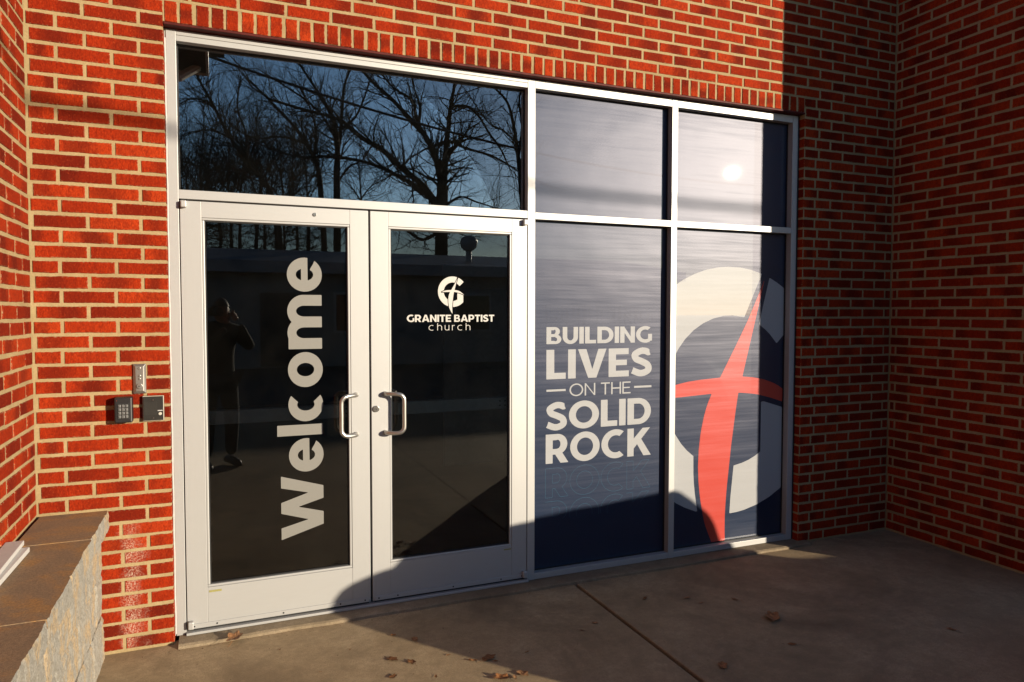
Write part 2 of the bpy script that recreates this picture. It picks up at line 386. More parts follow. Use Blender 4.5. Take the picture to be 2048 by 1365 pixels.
# reveal bricks on the two jambs
for xj, s in ((OL, 1), (OR, -1)):
    m = MB()
    for k in range(43): m.box(min(xj - s * 0.012, xj + s * 0.001), max(xj - s * 0.012, xj + s * 0.001), YB + 0.004, 0.20, Z0 + k * CP + JT / 2, Z0 + (k + 1) * CP - JT / 2)
    me = m.mesh('jamb_returns'); uv = me.uv_layers.new(name='UVMap')
    for lp in me.loops: uv.data[lp.index].uv = (0.5, 0.5)
    tag(link('jamb_bricks', me, MBRICKS, facade), kind='stuff')
MB().box(OL + 0.002, OR - 0.002, YB - 0.003, 0.19, 2.9565, 2.9685).part('lintel', MLINTEL, facade, bevel=0.002)
box(XL - 0.3, XR + 0.3, YB - 0.03, 0.26, ZTOP + 0.003, ZTOP + 0.06).part('coping', MALUH, facade, bevel=0.005)

YE_R, YE_L = -1.325, -3.3
wr = thing('side_wall', 'shaded red brick side wall meeting the right end of the entrance wall', 'wall', (XR, -0.7, 0))
MB().box(XR + 0.0028, XR + 0.24, YE_R + 0.0045, YB - 0.0, -0.1, ZTOP).box(XR + 0.24, XR + 6, YE_R + 0.0045, YE_R + 0.25, -0.1, ZTOP).part('mortar', MMORTAR, wr)
build_wall(wr, std(lay(0.053, -YE_R - 0.012, 0, TOPK, 0.2096, 0.0985)), lambda u, z: Vector((XR, -u, z)), -math.pi / 2)
pe = std(lay(0.004, 5.9, 0, TOPK, 0.10, 0.21)); build_wall(wr, pe, lambda u, z: Vector((XR + u, YE_R, z)), 0.0, 0)
wl_ = thing('side_wall', 'sunlit orange red brick side wall above the stone retaining wall', 'wall', (XL, -1.7, 0))
MB().box(XL - 0.24, XL - 0.0030, YE_L, YB - 0.0, -0.1, 3.94).part('mortar', MMORTAR, wl_)
build_wall(wl_, std(lay(0.053, -YE_L - 0.02, 0, 57, 0.1826, 0.0726)), lambda u, z: Vector((XL, -u, z)), math.pi / 2)
# roof of the left wing with its eave
roof = tag(thing('wing_roof', 'dark eave with white fascia over the sunlit brick side wall', 'roof', (-2.4, -1.6, 3.95)))
MFASC = plain('white painted trim', (0.72, 0.70, 0.64), 0.5)
MSOFF = plain('dark brown soffit', (0.045, 0.033, 0.026), 0.7)
box(-6, 0.13, -3.75, 0.4, 3.945, 3.985).part('soffit', MSOFF, roof)
MB().box(0.131, 0.155, -3.75, 0.4, 3.925, 4.16).box(-6, 0.155, -3.776, -3.751, 3.925, 4.16).part('fascia', MFASC, roof)
MB().tube([(0.06, -3.6, 3.95), (-0.1, -3.5, 3.8), (-0.5, -3.36, 3.6), (-0.55, -3.35, 0.1)], 0.04, 8).part('downspout', MFASC, roof)
MB().add([(-6.2, -3.9, 4.16), (0.3, -3.9, 4.16), (0.3, 0.6, 4.16), (-6.2, 0.6, 4.16), (-6.2, -1.6, 5.2), (-1.5, -1.6, 5.2)], [(0, 3, 2, 1), (0, 1, 5, 4), (1, 2, 5), (2, 3, 4, 5), (3, 0, 4)]).part('roof_cover', plain('charcoal shingle', (0.05, 0.05, 0.052), 0.9, 0, 0.3, 12, 0.5, 30), roof)

# ------------------------------------------------------------------ shopfront frame
sf = thing('shopfront_frame', 'clear aluminium shopfront frame holding the doors and film covered windows', 'window frame', (1.96, 0.05, 0))
X0, XJ, XM0, XM1, XC0, XC1, XR0, XR1 = 0.0, 0.0436, 1.8905, 1.9383, 2.8916, 2.9351, 3.8817, 3.9285
ZT, ZH = 2.9533, 2.9045; FB = 0.115; bv = 0.0016
def mem(name, x0, x1, z0, z1, y0=0.0, y1=FB, mat=None): return box(x0, x1, y0, y1, z0, z1).part(name, mat or (MALU if z1 - z0 > x1 - x0 else MALUH), sf, bevel=bv)
mem('jamb', X0, XJ, 0.0, ZT); mem('mullion', XM0, XM1, 0.0, ZT); mem('mullion', XC0, XC1, 0.0, ZT); mem('jamb', XR0, XR1, 0.0, ZT)
mem('header', XJ + .0005, XM0 - .0005, 2.930, ZT, 0.001); mem('header', XJ + .0005, XM0 - .0005, 2.9025, 2.9292, 0.0022)
mem('header', XM1 + .0005, XC0 - .0005, ZH, ZT, 0.001); mem('header', XC1 + .0005, XR0 - .0005, ZH, ZT, 0.001)
mem('transom_bar', XJ + .0005, XM0 - .0005, 2.150, 2.194, 0.0012)
mem('transom_bar', XM1 + .0005, XC0 - .0005, 2.147, 2.1872, 0.001); mem('transom_bar', XC1 + .0005, XR0 - .0005, 2.147, 2.1872, 0.001)
mem('sill', XM1 + .0005, XC0 - .0005, 0.001, 0.037, 0.001); mem('sill', XC1 + .0005, XR0 - .0005, 0.001, 0.037, 0.001)
mem('threshold', XJ + .0005, XM0 - .0005, 0.0005, 0.013, -0.022, 0.11)
for x0, x1, nm in ((OL + .001, X0 - .0005, 'sealant_bead'), (XR1 + .0005, OR - .001, 'sealant_bead')):
    m = MB()
    m.tube([((x0 + x1) / 2 + 0.001 * math.sin(i * 2.1), 0.004, 0.01 + i * 0.1) for i in range(30)], 0.0055, 8); m.box(x0, x1, 0.006, 0.06, 0.0, ZT)
    m.part(nm, MCAULK if x0 < 1 else MDARK, sf, smooth=False)
# dark glazing gaskets around every fixed light, then the panes
def gasket(x0, x1, z0, z1, y, parent):
    t = 0.006
    MB().box(x0, x1, y - 0.004, y + 0.012, z0, z0 + t).box(x0, x1, y - 0.004, y + 0.012, z1 - t, z1).box(x0, x0 + t, y - 0.004, y + 0.012, z0 + t, z1 - t).box(x1 - t, x1, y - 0.004, y + 0.012, z0 + t, z1 - t).part('gasket', MDARK, parent)
lights = [(XJ, XM0, 2.194, 2.9025, 'transom_pane'), (XM1, XC0, 2.1872, ZH, 'window_pane'), (XC1, XR0, 2.1872, ZH, 'window_pane'), (XM1, XC0, 0.037, 2.147, 'window_pane'), (XC1, XR0, 0.037, 2.147, 'window_pane')]
panes = []
for x0, x1, z0, z1, nm in lights:
    gasket(x0 + .0004, x1 - .0004, z0 + .0004, z1 - .0004, 0.048, sf)
    panes.append(box(x0 + .003, x1 - .003, 0.052, 0.058, z0 + .003, z1 - .003).part(nm, MTRANS if nm == 'transom_pane' else MGLASS, sf))
# the film lies on the outside of the four window panes
YF = 0.0515
for pn, (x0, x1, z0, z1, nm) in zip(panes[1:], lights[1:]):
    box(x0 + .0066, x1 - .0066, YF - 0.0003, YF, z0 + .0066, z1 - .0066).part('window_film', MNAVY, pn)

# ------------------------------------------------------------------ lettering
def rect(x0, y0, x1, y1): return lambda x, y: np.maximum(np.maximum(x0 - x, x - x1), np.maximum(y0 - y, y - y1))
def ell(cx, cy, rx, ry): return lambda x, y: (np.sqrt(((x - cx) / rx) ** 2 + ((y - cy) / ry) ** 2) - 1) * min(rx, ry)
def U(*f): return lambda x, y: np.minimum.reduce([g_(x, y) for g_ in f])
def I(*f): return lambda x, y: np.maximum.reduce([g_(x, y) for g_ in f])
def S(a, *b): return lambda x, y: np.maximum.reduce([a(x, y)] + [-g_(x, y) for g_ in b])
def poly(*pts):
    def f(x, y):
        d = np.full(x.shape, 1e9); s = np.ones(x.shape); n = len(pts)
        for i in range(n):
            ax, ay = pts[i]; bx, by = pts[i - 1]
            ex, ey = bx - ax, by - ay; wx, wy = x - ax, y - ay
            t = np.clip((wx * ex + wy * ey) / (ex * ex + ey * ey), 0, 1)
            d = np.minimum(d, (wx - ex * t) ** 2 + (wy - ey * t) ** 2)
            c1 = y >= ay; c2 = y < by; c3 = ex * wy > ey * wx
            s = np.where((c1 & c2 & c3) | (~c1 & ~c2 & ~c3), -s, s)
        return s * np.sqrt(d)
    return f
def spline(pts, n=8):
    o = []
    P = [pts[0]] + list(pts) + [pts[-1]]
    for i in range(1, len(P) - 2):
        for k in range(n):
            t = k / n
            o.append(tuple(0.5 * (2 * P[i][a] + (P[i + 1][a] - P[i - 1][a]) * t + (2 * P[i - 1][a] - 5 * P[i][a] + 4 * P[i + 1][a] - P[i + 2][a]) * t * t + (3 * P[i][a] - P[i - 1][a] - 3 * P[i + 1][a] + P[i + 2][a]) * t ** 3) for a in (0, 1)))
    return o + [tuple(pts[-1])]
def stroke(pts, r):
    P = spline(pts, 6)
    def f(x, y):
        d = np.full(x.shape, 1e9)
        for (ax, ay), (bx, by) in zip(P, P[1:]):
            ex, ey = bx - ax, by - ay; t = np.clip(((x - ax) * ex + (y - ay) * ey) / (ex * ex + ey * ey + 1e-12), 0, 1)
            d = np.minimum(d, (x - ax - ex * t) ** 2 + (y - ay - ey * t) ** 2)
        return np.sqrt(d) - r
    return f
def wedge(cx, cy, a0, a1, r=3):
    return poly((cx, cy), (cx + r * math.cos(R(a0)), cy + r * math.sin(R(a0))), (cx + r * math.cos(R(a1)), cy + r * math.sin(R(a1))))
def glyph(ch, s, h):
    """returns (sdf, width); cap height 1"""
    if ch == 'I': return rect(0, 0, s, 1), s
    if ch == 'L': return U(rect(0, 0, s, 1), rect(0, 0, .62, h)), .62
    if ch == 'E': return U(rect(0, 0, s, 1), rect(0, 0, .70, h), rect(0, 1 - h, .69, 1), rect(0, .5 - h * .46, .63, .5 + h * .46)), .70
    if ch == 'T': return U(rect(.37 - s / 2, 0, .37 + s / 2, 1), rect(0, 1 - h, .74, 1)), .74
    if ch == 'H': return U(rect(0, 0, s, 1), rect(.82 - s, 0, .82, 1), rect(0, .5 - h / 2, .82, .5 + h / 2)), .82
    if ch == 'N': return U(rect(0, 0, s, 1), rect(.86 - s, 0, .86, 1), poly((0, 1), (s * .88, 1), (.86, 0), (.86 - s * .88, 0))), .86
    if ch == 'V':
        q = s * 1.1; return poly((0, 1), (q, 1), (.475, .30), (.95 - q, 1), (.95, 1), (.475 + s * .55, 0), (.475 - s * .55, 0)), .95
    if ch == 'U': return S(U(rect(0, .4, .84, 1), ell(.42, .41, .42, .425)), U(rect(s, .41, .84 - s, 1.2), ell(.42, .41, .42 - s, .425 - h))), .84
    if ch == 'O': return S(ell(.55, .5, .55, .515), ell(.55, .5, .55 - s, .515 - h)), 1.10
    if ch == 'C': return S(ell(.55, .5, .55, .515), ell(.55, .5, .55 - s, .515 - h), wedge(.42, .5, -44, 44), rect(.97, -.1, 1.4, 1.1)), .94
    if ch == 'G': return U(S(ell(.55, .5, .55, .515), ell(.55, .5, .55 - s, .515 - h), wedge(.42, .5, -44, 44), rect(.97, -.1, 1.4, 1.1)), rect(.955 - s * .95, .11, .955, .53)), .955
    if ch == 'D': return S(I(U(rect(0, 0, .42, 1), ell(.42, .5, .50, .5)), rect(0, -1, 9, 2)), I(U(rect(s, h, .42, 1 - h), ell(.42, .5, .50 - s, .5 - h)), rect(s, 0, 2, 1))), .92
    if ch in 'PR':
        b = S(U(rect(0, .30, .42, 1), ell(.42, .65, .36, .35)), I(U(rect(s, .30 + h * .9, .42, 1 - h), ell(.42, .65, .36 - s, .35 - h * .95)), rect(s, 0, 2, 1)))
        g_ = U(b, rect(0, 0, s, 1))
        return (U(g_, poly((.30, .36), (.30 + s * 1.15, .36), (.82, 0), (.82 - s * 1.15, 0))), .82) if ch == 'R' else (g_, .78)
    if ch == 'B':
        up = S(U(rect(0, .45, .44, 1), ell(.44, .735, .28, .265)), I(U(rect(s, .5 + h * .42, .44, 1 - h * .9), ell(.44, .74, .28 - s * .92, .25 - h * .68)), rect(s, 0, 2, 1)))
        lo = S(U(rect(0, 0, .48, .56), ell(.48, .28, .32, .28)), I(U(rect(s, h * .9, .48, .5 - h * .4), ell(.48, .27, .32 - s * .92, .26 - h * .72)), rect(s, 0, 2, 1)))
        return U(S(up, I(U(rect(s, h * .9, .48, .5 - h * .4), rect(0, 0, 0, 0)), rect(s, 0, 2, 1))), lo), .80
    if ch == 'K': return U(rect(0, 0, s, 1), poly((s * .8, .22), (s * .8, .22 + s * 1.45), (.60, 1), (.60 + s * 1.2, 1)), poly((.34, .50), (.34 + s * .62, .50 + s * .75), (.64 + s * 1.2, 0), (.64, 0))), .64 + s * 1.2
    if ch == 'A':
        q = s * 1.08
        return S(poly((0, 0), (.49 - s * .55, 1), (.49 + s * .55, 1), (.98, 0), (.98 - q, 0), (.49, 1.0 - s * 1.1), (q, 0)), rect(9, 9, 9.1, 9.1)) if False else \
            U(poly((0, 0), (.49 - s * .53, 1), (.49 + s * .53, 1), (.98, 0), (.98 - q, 0), (.49, 1 - s * .95), (q, 0)), rect(.49 - .27, .19, .49 + .27, .19 + h * .9)), .98
    if ch == 'S':
        r_ = (s + h) / 4; w_ = .74
        return S(stroke([(w_ - .13, 1 - r_ - .045), (.50, 1.005 - r_), (.36, 1.01 - r_), (.16 + r_ * .3, .89 - r_ * .6), (.07 + r_ * .5, .735), (.16 + r_ * .3, .60), (.38, .515), (.60 - r_ * .3, .41), (w_ - .06 - r_ * .5, .275), (.58, r_ + .06), (.42, r_ - .012), (.26, r_ - .005), (.06, r_ + .085)], r_),
                 poly((w_ - .115, 1.2), (w_ + .3, 1.2), (w_ + .3, .62), (w_ - .02, .70), (w_ - .085, .84 - 0 * r_)), poly((.085, .33), (-.3, .4), (-.3, -.2), (-.005, -.2), (-.005, .10), (.04, .17))), w_
    if ch == 'W': return poly((0, 1), (s * 1.1, 1), (.445, .36), (.775 - s * .5, 1), (.775 + s * .5, 1), (1.105, .36), (1.55 - s * 1.1, 1), (1.55, 1), (1.255, 0), (1.255 - s * 1.2, 0), (.775, .60), (.295 + s * 1.2, 0), (.295, 0)), 1.55
    xh = .795
    if ch == 'o': return S(ell(.425, xh / 2, .425, xh / 2 + .012), ell(.425, xh / 2, .425 - s, xh / 2 + .012 - h)), .85
    if ch == 'c': return S(ell(.41, xh / 2, .41, xh / 2 + .012), ell(.41, xh / 2, .41 - s, xh / 2 + .012 - h), wedge(.30, xh / 2, -46, 46), rect(.775, -1, 2, 2)), .76
    if ch == 'e':
        ring = S(ell(.41, xh / 2, .41, xh / 2 + .012), ell(.41, xh / 2, .41 - s, xh / 2 + .012 - h))
        return U(S(ring, poly((.41, .325), (1.2, .325), (1.2, -.03), (.66, .20), (.58, .25))), I(rect(.15, .325, .818, .325 + h * .75), ell(.41, xh / 2, .41, xh / 2 + .012))), .82
    if ch == 'l': return rect(0, 0, s, 1.07), s
    def arch(x0, x1, top):
        rx = (x1 - x0) / 2; yc = top - min(rx * .98, top * .55)
        return S(U(rect(x0, 0, x1, yc), ell(x0 + rx, yc, rx, top - yc)), U(rect(x0 + s, -.1, x1 - s, yc), ell(x0 + rx, yc, rx - s, top - yc - h)))
    if ch == 'm': return U(rect(0, 0, s, xh - .01), arch(0, 3 * s, xh + .012), arch(2 * s, 5 * s, xh + .012)), 5 * s
    if ch == 'h': return U(rect(0, 0, s, 1.07), arch(0, .62, xh)), .62
    if ch == 'u':
        a = arch(0, .60, xh); return U(lambda x, y: a(x, xh - y), rect(.60 - s, 0, .60, xh)), .60
    if ch == 'r': return U(rect(0, 0, s, xh), I(arch(0, .62, xh), rect(0, .5, .36, 1))), .36
def contours(f, x0, x1, y0, y1, st):
    nx, ny = int((x1 - x0) / st) + 2, int((y1 - y0) / st) + 2
    gx = x0 + st * np.arange(nx) + st * .37; gy = y0 + st * np.arange(ny) + st * .29
    X, Y = np.meshgrid(gx, gy, indexing='ij'); D = f(X, Y); D[D == 0] = 1e-9
    ins = D < 0; nxt = {}
    code = ins[:-1, :-1] * 1 + ins[1:, :-1] * 2 + ins[1:, 1:] * 4 + ins[:-1, 1:] * 8
    SEG = {1: [(0, 3)], 2: [(1, 0)], 3: [(1, 3)], 4: [(2, 1)], 5: [(0, 3), (2, 1)], 6: [(2, 0)], 7: [(2, 3)], 8: [(3, 2)], 9: [(0, 2)], 10: [(1, 0), (3, 2)], 11: [(1, 2)], 12: [(3, 1)], 13: [(0, 1)], 14: [(3, 0)]}
    for i, j in zip(*np.where((code > 0) & (code < 15))):
        E_ = [(i, j, 0), (i + 1, j, 1), (i, j + 1, 0), (i, j, 1)]
        for a, b in SEG[int(code[i, j])]: nxt[E_[b]] = E_[a]
    def pt(e):
        i, j, d = e; k, l = (i + 1, j) if d == 0 else (i, j + 1)
        t = D[i, j] / (D[i, j] - D[k, l]); return (gx[i] + (gx[k] - gx[i]) * t, gy[j] + (gy[l] - gy[j]) * t)
    loops = []
    while nxt:
        s0, e = nxt.popitem(); lp = [s0]
        while e != s0 and e in nxt: lp.append(e); e = nxt.pop(e)
        P = [pt(q) for q in lp]; loops.append(P)
    def simp(P, tol):
        n = len(P)
        if n < 8: return P
        a = 0; b = max(range(n), key=lambda k: (P[k][0] - P[0][0]) ** 2 + (P[k][1] - P[0][1]) ** 2)
        def dp(i, j):
            if j - i < 2: return [i]
            ax, ay = P[i % n]; bx, by = P[j % n]; L = math.hypot(bx - ax, by - ay) + 1e-12
            k = max(range(i + 1, j), key=lambda q: abs((P[q % n][0] - ax) * (by - ay) - (P[q % n][1] - ay) * (bx - ax)))
            if abs((P[k % n][0] - ax) * (by - ay) - (P[k % n][1] - ay) * (bx - ax)) / L < tol: return [i]
            return dp(i, k) + dp(k, j)
        return [P[q % n] for q in dp(0, b) + dp(b, n)]
    loops = [simp(P, st * .22) for P in loops]
    return [P for P in loops if len(P) > 2]
def area(P): return sum(P[i - 1][0] * P[i][1] - P[i][0] * P[i - 1][1] for i in range(len(P))) / 2
def inside(p, P):
    c = False
    for i in range(len(P)):
        (ax, ay), (bx, by) = P[i], P[i - 1]
        if (ay > p[1]) != (by > p[1]) and p[0] < (bx - ax) * (p[1] - ay) / (by - ay) + ax: c = not c
    return c
def fill(loops):
    if not loops: return [], []
    big = max(loops, key=lambda P: abs(area(P))); sg = 1 if area(big) > 0 else -1
    outs = [P for P in loops if area(P) * sg > 0]; holes = [P for P in loops if area(P) * sg <= 0]
    V, F = [], []
    for o in outs:
        hs = [h_ for h_ in holes if inside(h_[0], o)]
        pl = [[Vector((*p, 0)) for p in q] for q in [o] + hs]; n = len(V)
        V += [p for q in [o] + hs for p in q]
        for t_ in tessellate_polygon(pl): F.append(tuple(n + i for i in t_))
    return V, F
GC = {}
def gloops(ch, s, h, st=.011):
    k = (ch, s, h)
    if k not in GC:
        f, w_ = glyph(ch, s, h); GC[k] = (contours(f, -.06, w_ + .06, -.06, 1.14, st), w_)
    return GC[k]
def word(txt, s, h, track, space=.4):
    out, x = [], 0
    for ch in txt:
        if ch == ' ': x += space; continue
        L, w_ = gloops(ch, s, h); out.append([[(px + x, py) for px, py in P] for P in L]); x += w_ + track
    return out
def fit(letters, x0, x1, zb, zt, cap=1.0):
    xs_ = [p[0] for l in letters for P in l for p in P]; a, b = min(xs_), max(xs_)
    return [[[(x0 + (x - a) / (b - a) * (x1 - x0), zb + y / cap * (zt - zb)) for x, y in P] for P in l] for l in letters]
def decal(name, letters, y, mat, parent, xf=None, th=0.0004):
    m = MB(); xf = xf or (lambda p: p)
    for l in letters:
        V, F = fill(l); V = [xf(p) for p in V]
        F2 = []
        for f in F:
            a, b, c = (V[i] for i in f)
            F2.append(f if (b[0] - a[0]) * (c[1] - a[1]) - (b[1] - a[1]) * (c[0] - a[0]) > 0 else f[::-1])
        m.add([(x, y, z) for x, z in V], F2)
    return m.part(name, mat, parent)
def outline(name, letters, y, mat, parent, t=0.0019, zmin=-9):
    m = MB()
    for l in letters:
        for P in l:
            n = len(P)
            for i in range(n):
                a, b = Vector(P[i - 1]), Vector(P[i]); d = b - a
                if d.length < 1e-6 or min(a.y, b.y) < zmin: continue
                d.normalize(); nn = Vector((-d.y, d.x)) * t / 2
                q = [a + nn, a - nn, b - nn, b + nn]; m.add([(v.x, y, v.y) for v in q], [(0, 1, 2, 3)])
    return m.part(name, mat, parent) if m.v else None
w3, w4 = panes[3], panes[4]; YD = YF - 0.0008
decal('lettering', fit(word('BUILDING', .25, .21, .07), 2.037, 2.787, 1.4085, 1.5115), YD, MFWHITE, w3)
decal('lettering', fit(word('LIVES', .25, .21, .075), 2.037, 2.787, 1.195, 1.374), YD, MFWHITE, w3)
ot = fit(word('ON THE', .115, .105, .12, .34), 2.194, 2.630, 1.086, 1.162)
decal('lettering', ot[:2], YD, MFWHITE, w3); decal('lettering', ot[2:], YD, MFWHITE, w3)
MB().box(2.038, 2.168, YD, YD + .0004, 1.120, 1.1325).part('print_dash', MFWHITE, w3); MB().box(2.656, 2.786, YD, YD + .0004, 1.119, 1.1315).part('print_dash', MFWHITE, w3)
decal('lettering', fit(word('SOLID', .25, .21, .07), 2.036, 2.784, .884, 1.053), YD, MFWHITE, w3)
rk = word('ROCK', .25, .21, .065)
decal('lettering', fit(rk, 2.034, 2.785, .680, .859), YD, MFWHITE, w3)
for l_ in fit(rk, 2.033, 2.782, .470, .650): [outline('outline_stroke', [[p_]], YD, MFBLUE, w3) for p_ in l_]
for l_ in fit(rk, 2.032, 2.780, .266, .446): [outline('outline_stroke', [[p_]], YD, MFBLUE, w3, zmin=.33) for p_ in l_]
for l_ in fit(word('BUILDING', .25, .21, .07), 2.037, 2.787, 1.532, 1.640): [outline('outline_stroke', [[p_]], YD, MFFAINT, w3, t=.0011) for p_ in l_]
# emblem: a ring letter crossed by two blades, in units of the ring's outer radius
def sh(L): return [((x - 1033) / 295, (428 - y) / 295) for x, y in L]
vb_l = spline(sh([(1135, 158), (1085, 260), (1005, 395), (970, 455), (950, 530), (945, 620), (960, 720), (985, 785), (1010, 830), (1030, 858)]), 5)
vb_r = spline(sh([(1030, 858), (1024, 760), (1027, 680), (1040, 560), (1060, 430), (1075, 380), (1110, 250), (1135, 158)]), 5)
hb_t = spline(sh([(808, 437), (870, 410), (950, 398), (1080, 395), (1170, 415), (1230, 455), (1272, 487)]), 5)
hb_b = spline(sh([(1272, 487), (1200, 462), (1120, 440), (1040, 432), (960, 433), (880, 437), (808, 437)]), 5)
cross = U(poly(*(vb_l[:-1] + vb_r[:-1])), poly(*(hb_t[:-1] + hb_b[:-1])))
gring = S(ell(0, 0, 1, 1), ell(0, 0, .61, .61), wedge(0.14, 0.05, -46, 44), rect(.735, -2, 2, .1))
gblock = I(rect(.325, -.72, .735, -.10), ell(0, 0, 1, 1))
gcut = S(ell(0, 0, .61, .61), rect(-2, -2, .325, 2))
gsh = S(U(gring, I(U(gblock, gcut), rect(.325, -.9, .735, -.10))), lambda x, y: cross(x, y) - .045)
def emblem(cx, cz, r_, clip=None, st=.016):
    f1 = (lambda f: f) if not clip else (lambda f: I(f, rect((clip[0] - cx) / r_, (clip[2] - cz) / r_, (clip[1] - cx) / r_, (clip[3] - cz) / r_)))
    to = lambda L: [[(cx + x * r_, cz + y * r_) for x, y in P] for P in L]
    return [to(contours(f1(gsh), -1.1, 1.1, -1.55, 1.1, st))], [to(contours(f1(cross), -1.1, 1.1, -1.55, 1.1, st * .6))]
a_, b_ = emblem(3.412, 1.067, .842, (XC1 + .0068, XR0 - .0068, .0438, 2.14), .012)
decal('emblem_ring', a_, YD, MFWHITE, w4); decal('emblem_cross', b_, YD, MFRED, w4)

# ------------------------------------------------------------------ doors
def door(label, x0, x1, hinge_left):
    d = thing('entrance_door', label, 'door', ((x0 + x1) / 2, 0.02, 0.02))
    z0, z1 = 0.022, 2.1415; Y0, Y1 = 0.0005, 0.044
    so, si = 0.095, 0.0975; wl0 = so if hinge_left else si; wr0 = si if hinge_left else so
    gx0, gx1, gz0, gz1 = x0 + wl0 + .0125, x1 - wr0 - .0125, .234, 2.0513
    for a, b in ((x0, x0 + wl0), (x1 - wr0, x1)): box(a, b, Y0, Y1, z0, z1).part('stile', MALU, d, bevel=.0018)
    box(x0 + wl0 + .0004, x1 - wr0 - .0004, Y0 + .0008, Y1 - .001, gz1 + .0125, z1).part('top_rail', MALUH, d, bevel=.0012)
    box(x0 + wl0 + .0004, x1 - wr0 - .0004, Y0 + .0008, Y1 - .001, z0, gz0 - .0125).part('bottom_rail', MALUH, d, bevel=.0012)
    a, b, c, e = x0 + wl0 + .0006, x1 - wr0 - .0006, gz0 - .012, gz1 + .012
    for q in ((a, b, c, gz0), (a, b, gz1, e)): box(q[0], q[1], Y0 + .003, Y1 - .004, q[2], q[3]).part('glazing_bead', MALUH, d, bevel=.003)
    for q in ((a, gx0), (gx1, b)): box(q[0], q[1], Y0 + .0032, Y1 - .004, gz0 + .0003, gz1 - .0003).part('glazing_bead', MALU, d, bevel=.003)
    gasket(gx0, gx1, gz0, gz1, .019, d)
    gl = box(gx0 + .002, gx1 - .002, .0215, .0275, gz0 + .002, gz1 - .002).part('glass_pane', MGLASS, d)
    # sweep with screws along the foot
    sw = box(x0 + .012, x1 - .012, -.0045, .0002, z0 + .002, .047).part('door_sweep', MALUH, d, bevel=.001)
    for fx in (.035, .15, .5, .82, .965):
        x = x0 + (x1 - x0) * fx; MB().cyl((x, -.0062, .036), (x, -.004, .036), .0042, 10).part('screw', MSTEEL if False else MDARK, sw)
    box(x0 + .01, x1 - .01, .004, .04, .0135, z0 - .0004).part('brush_seal', MDARK, d)
    # offset pivots
    for zp, up in ((2.128, True), (.045, False)):
        xa = x0 + (.0 if hinge_left else (x1 - x0) - .030); s = -1 if hinge_left else 1
        pv = box(xa + (0.004 if hinge_left else 0), xa + (.030 if hinge_left else .026), -.028, .0002, zp - .022 if up else zp - .016, zp + .012 if up else zp + .022).part('pivot', MALU, d, bevel=.005)
    # pull handle
    hx = x1 - .072 if hinge_left else x0 + .075; s = -1 if hinge_left else 1
    za, zb = .948, 1.172 - .012
    pts = []
    base = [(0, 0), (.0, -.045)]
    def pth():
        ctrl = [(hx, 0.001, zb), (hx, -.022, zb), (hx + s * .012, -.042, zb), (hx + s * .045, -.060, zb), (hx + s * .068, -.068, zb - .004), (hx + s * .082, -.070, zb - .016), (hx + s * .088, -.070, zb - .035)]
        lower = [(x, y, za + zb - z) for x, y, z in reversed(ctrl)]
        return ctrl + [(hx + s * .088, -.070, (za + zb) / 2)] + lower
    c3 = pth(); fine = []
    P = [c3[0]] + c3 + [c3[-1]]
    for i in range(1, len(P) - 2):
        for k in range(5):
            t = k / 5; fine.append(tuple(0.5 * (2 * P[i][q] + (P[i + 1][q] - P[i - 1][q]) * t + (2 * P[i - 1][q] - 5 * P[i][q] + 4 * P[i + 1][q] - P[i + 2][q]) * t * t + (3 * P[i][q] - P[i - 1][q] - 3 * P[i + 1][q] + P[i + 2][q]) * t ** 3) for q in range(3)))
    fine.append(c3[-1])
    MB().tube(fine, .0115, 18).part('pull_handle', MHANDLE, d, smooth=True)
    # push bar on the inside
    pb = MB().box(x0 + .05, x1 - .075, .060, .105, 1.030, 1.100).part('push_bar', plain('grey push bar', (0.62, 0.63, 0.62), .5), d, bevel=.004)
    for fx in (.84, .875):
        for zz in (1.052, 1.078): MB().cyl((x0 + fx * (x1 - x0), .0592, zz), (x0 + fx * (x1 - x0), .0602, zz), .005, 10).part('bolt_hole', MDARK, pb)
    return d, gl, (gx0, gx1)
dl, gl_l, _ = door('left glazed aluminium door leaf with vertical Welcome lettering', 0.0482, 0.9590, True)
dr, gl_r, _ = door('right glazed aluminium door leaf with small ring and cross emblem', 0.9700, 1.8858, False)
box(.9535, .9755, .0448, .058, .022, 2.1415).part('gap_backing', MDARK, dl)  # black backing added to put the shade into the meeting gap
box(.046, 1.888, .0448, .058, 2.1420, 2.1495).part('head_gap_backing', MDARK, sf)  # same dark backing for the shaded gap over the doors
YG = .0208
W_ = word('Welcome', .262, .205, .075)
xs_ = [p[0] for l in W_ for P in l for p in P]; tot = max(xs_) - min(xs_)
ZW0, ZW1, XB, XA = .412, 1.884, .7155, .5005
# the word runs upwards: advance -> +z, letter height -> -x
W_ = [[[(XB - y * (XB - XA), ZW0 + (x - min(xs_)) / tot * (ZW1 - ZW0)) for x, y in P] for P in l] for l in W_]
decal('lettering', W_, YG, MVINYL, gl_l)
a_, b_ = emblem(1.4365, 1.7165, .0858, None, .018)
decal('emblem_ring', a_, YG, MVINYL2, gl_r); decal('emblem_cross', b_, YG, MVINYL2, gl_r)
decal('lettering', fit(word('GRANITE BAPTIST', .235, .2, .075, .34), 1.172, 1.688, 1.5465, 1.5865), YG, MVINYL2, gl_r)
decal('lettering', fit(word('church', .085, .08, .36), 1.296, 1.542, 1.4985, 1.536), YG, MVINYL2, gl_r)
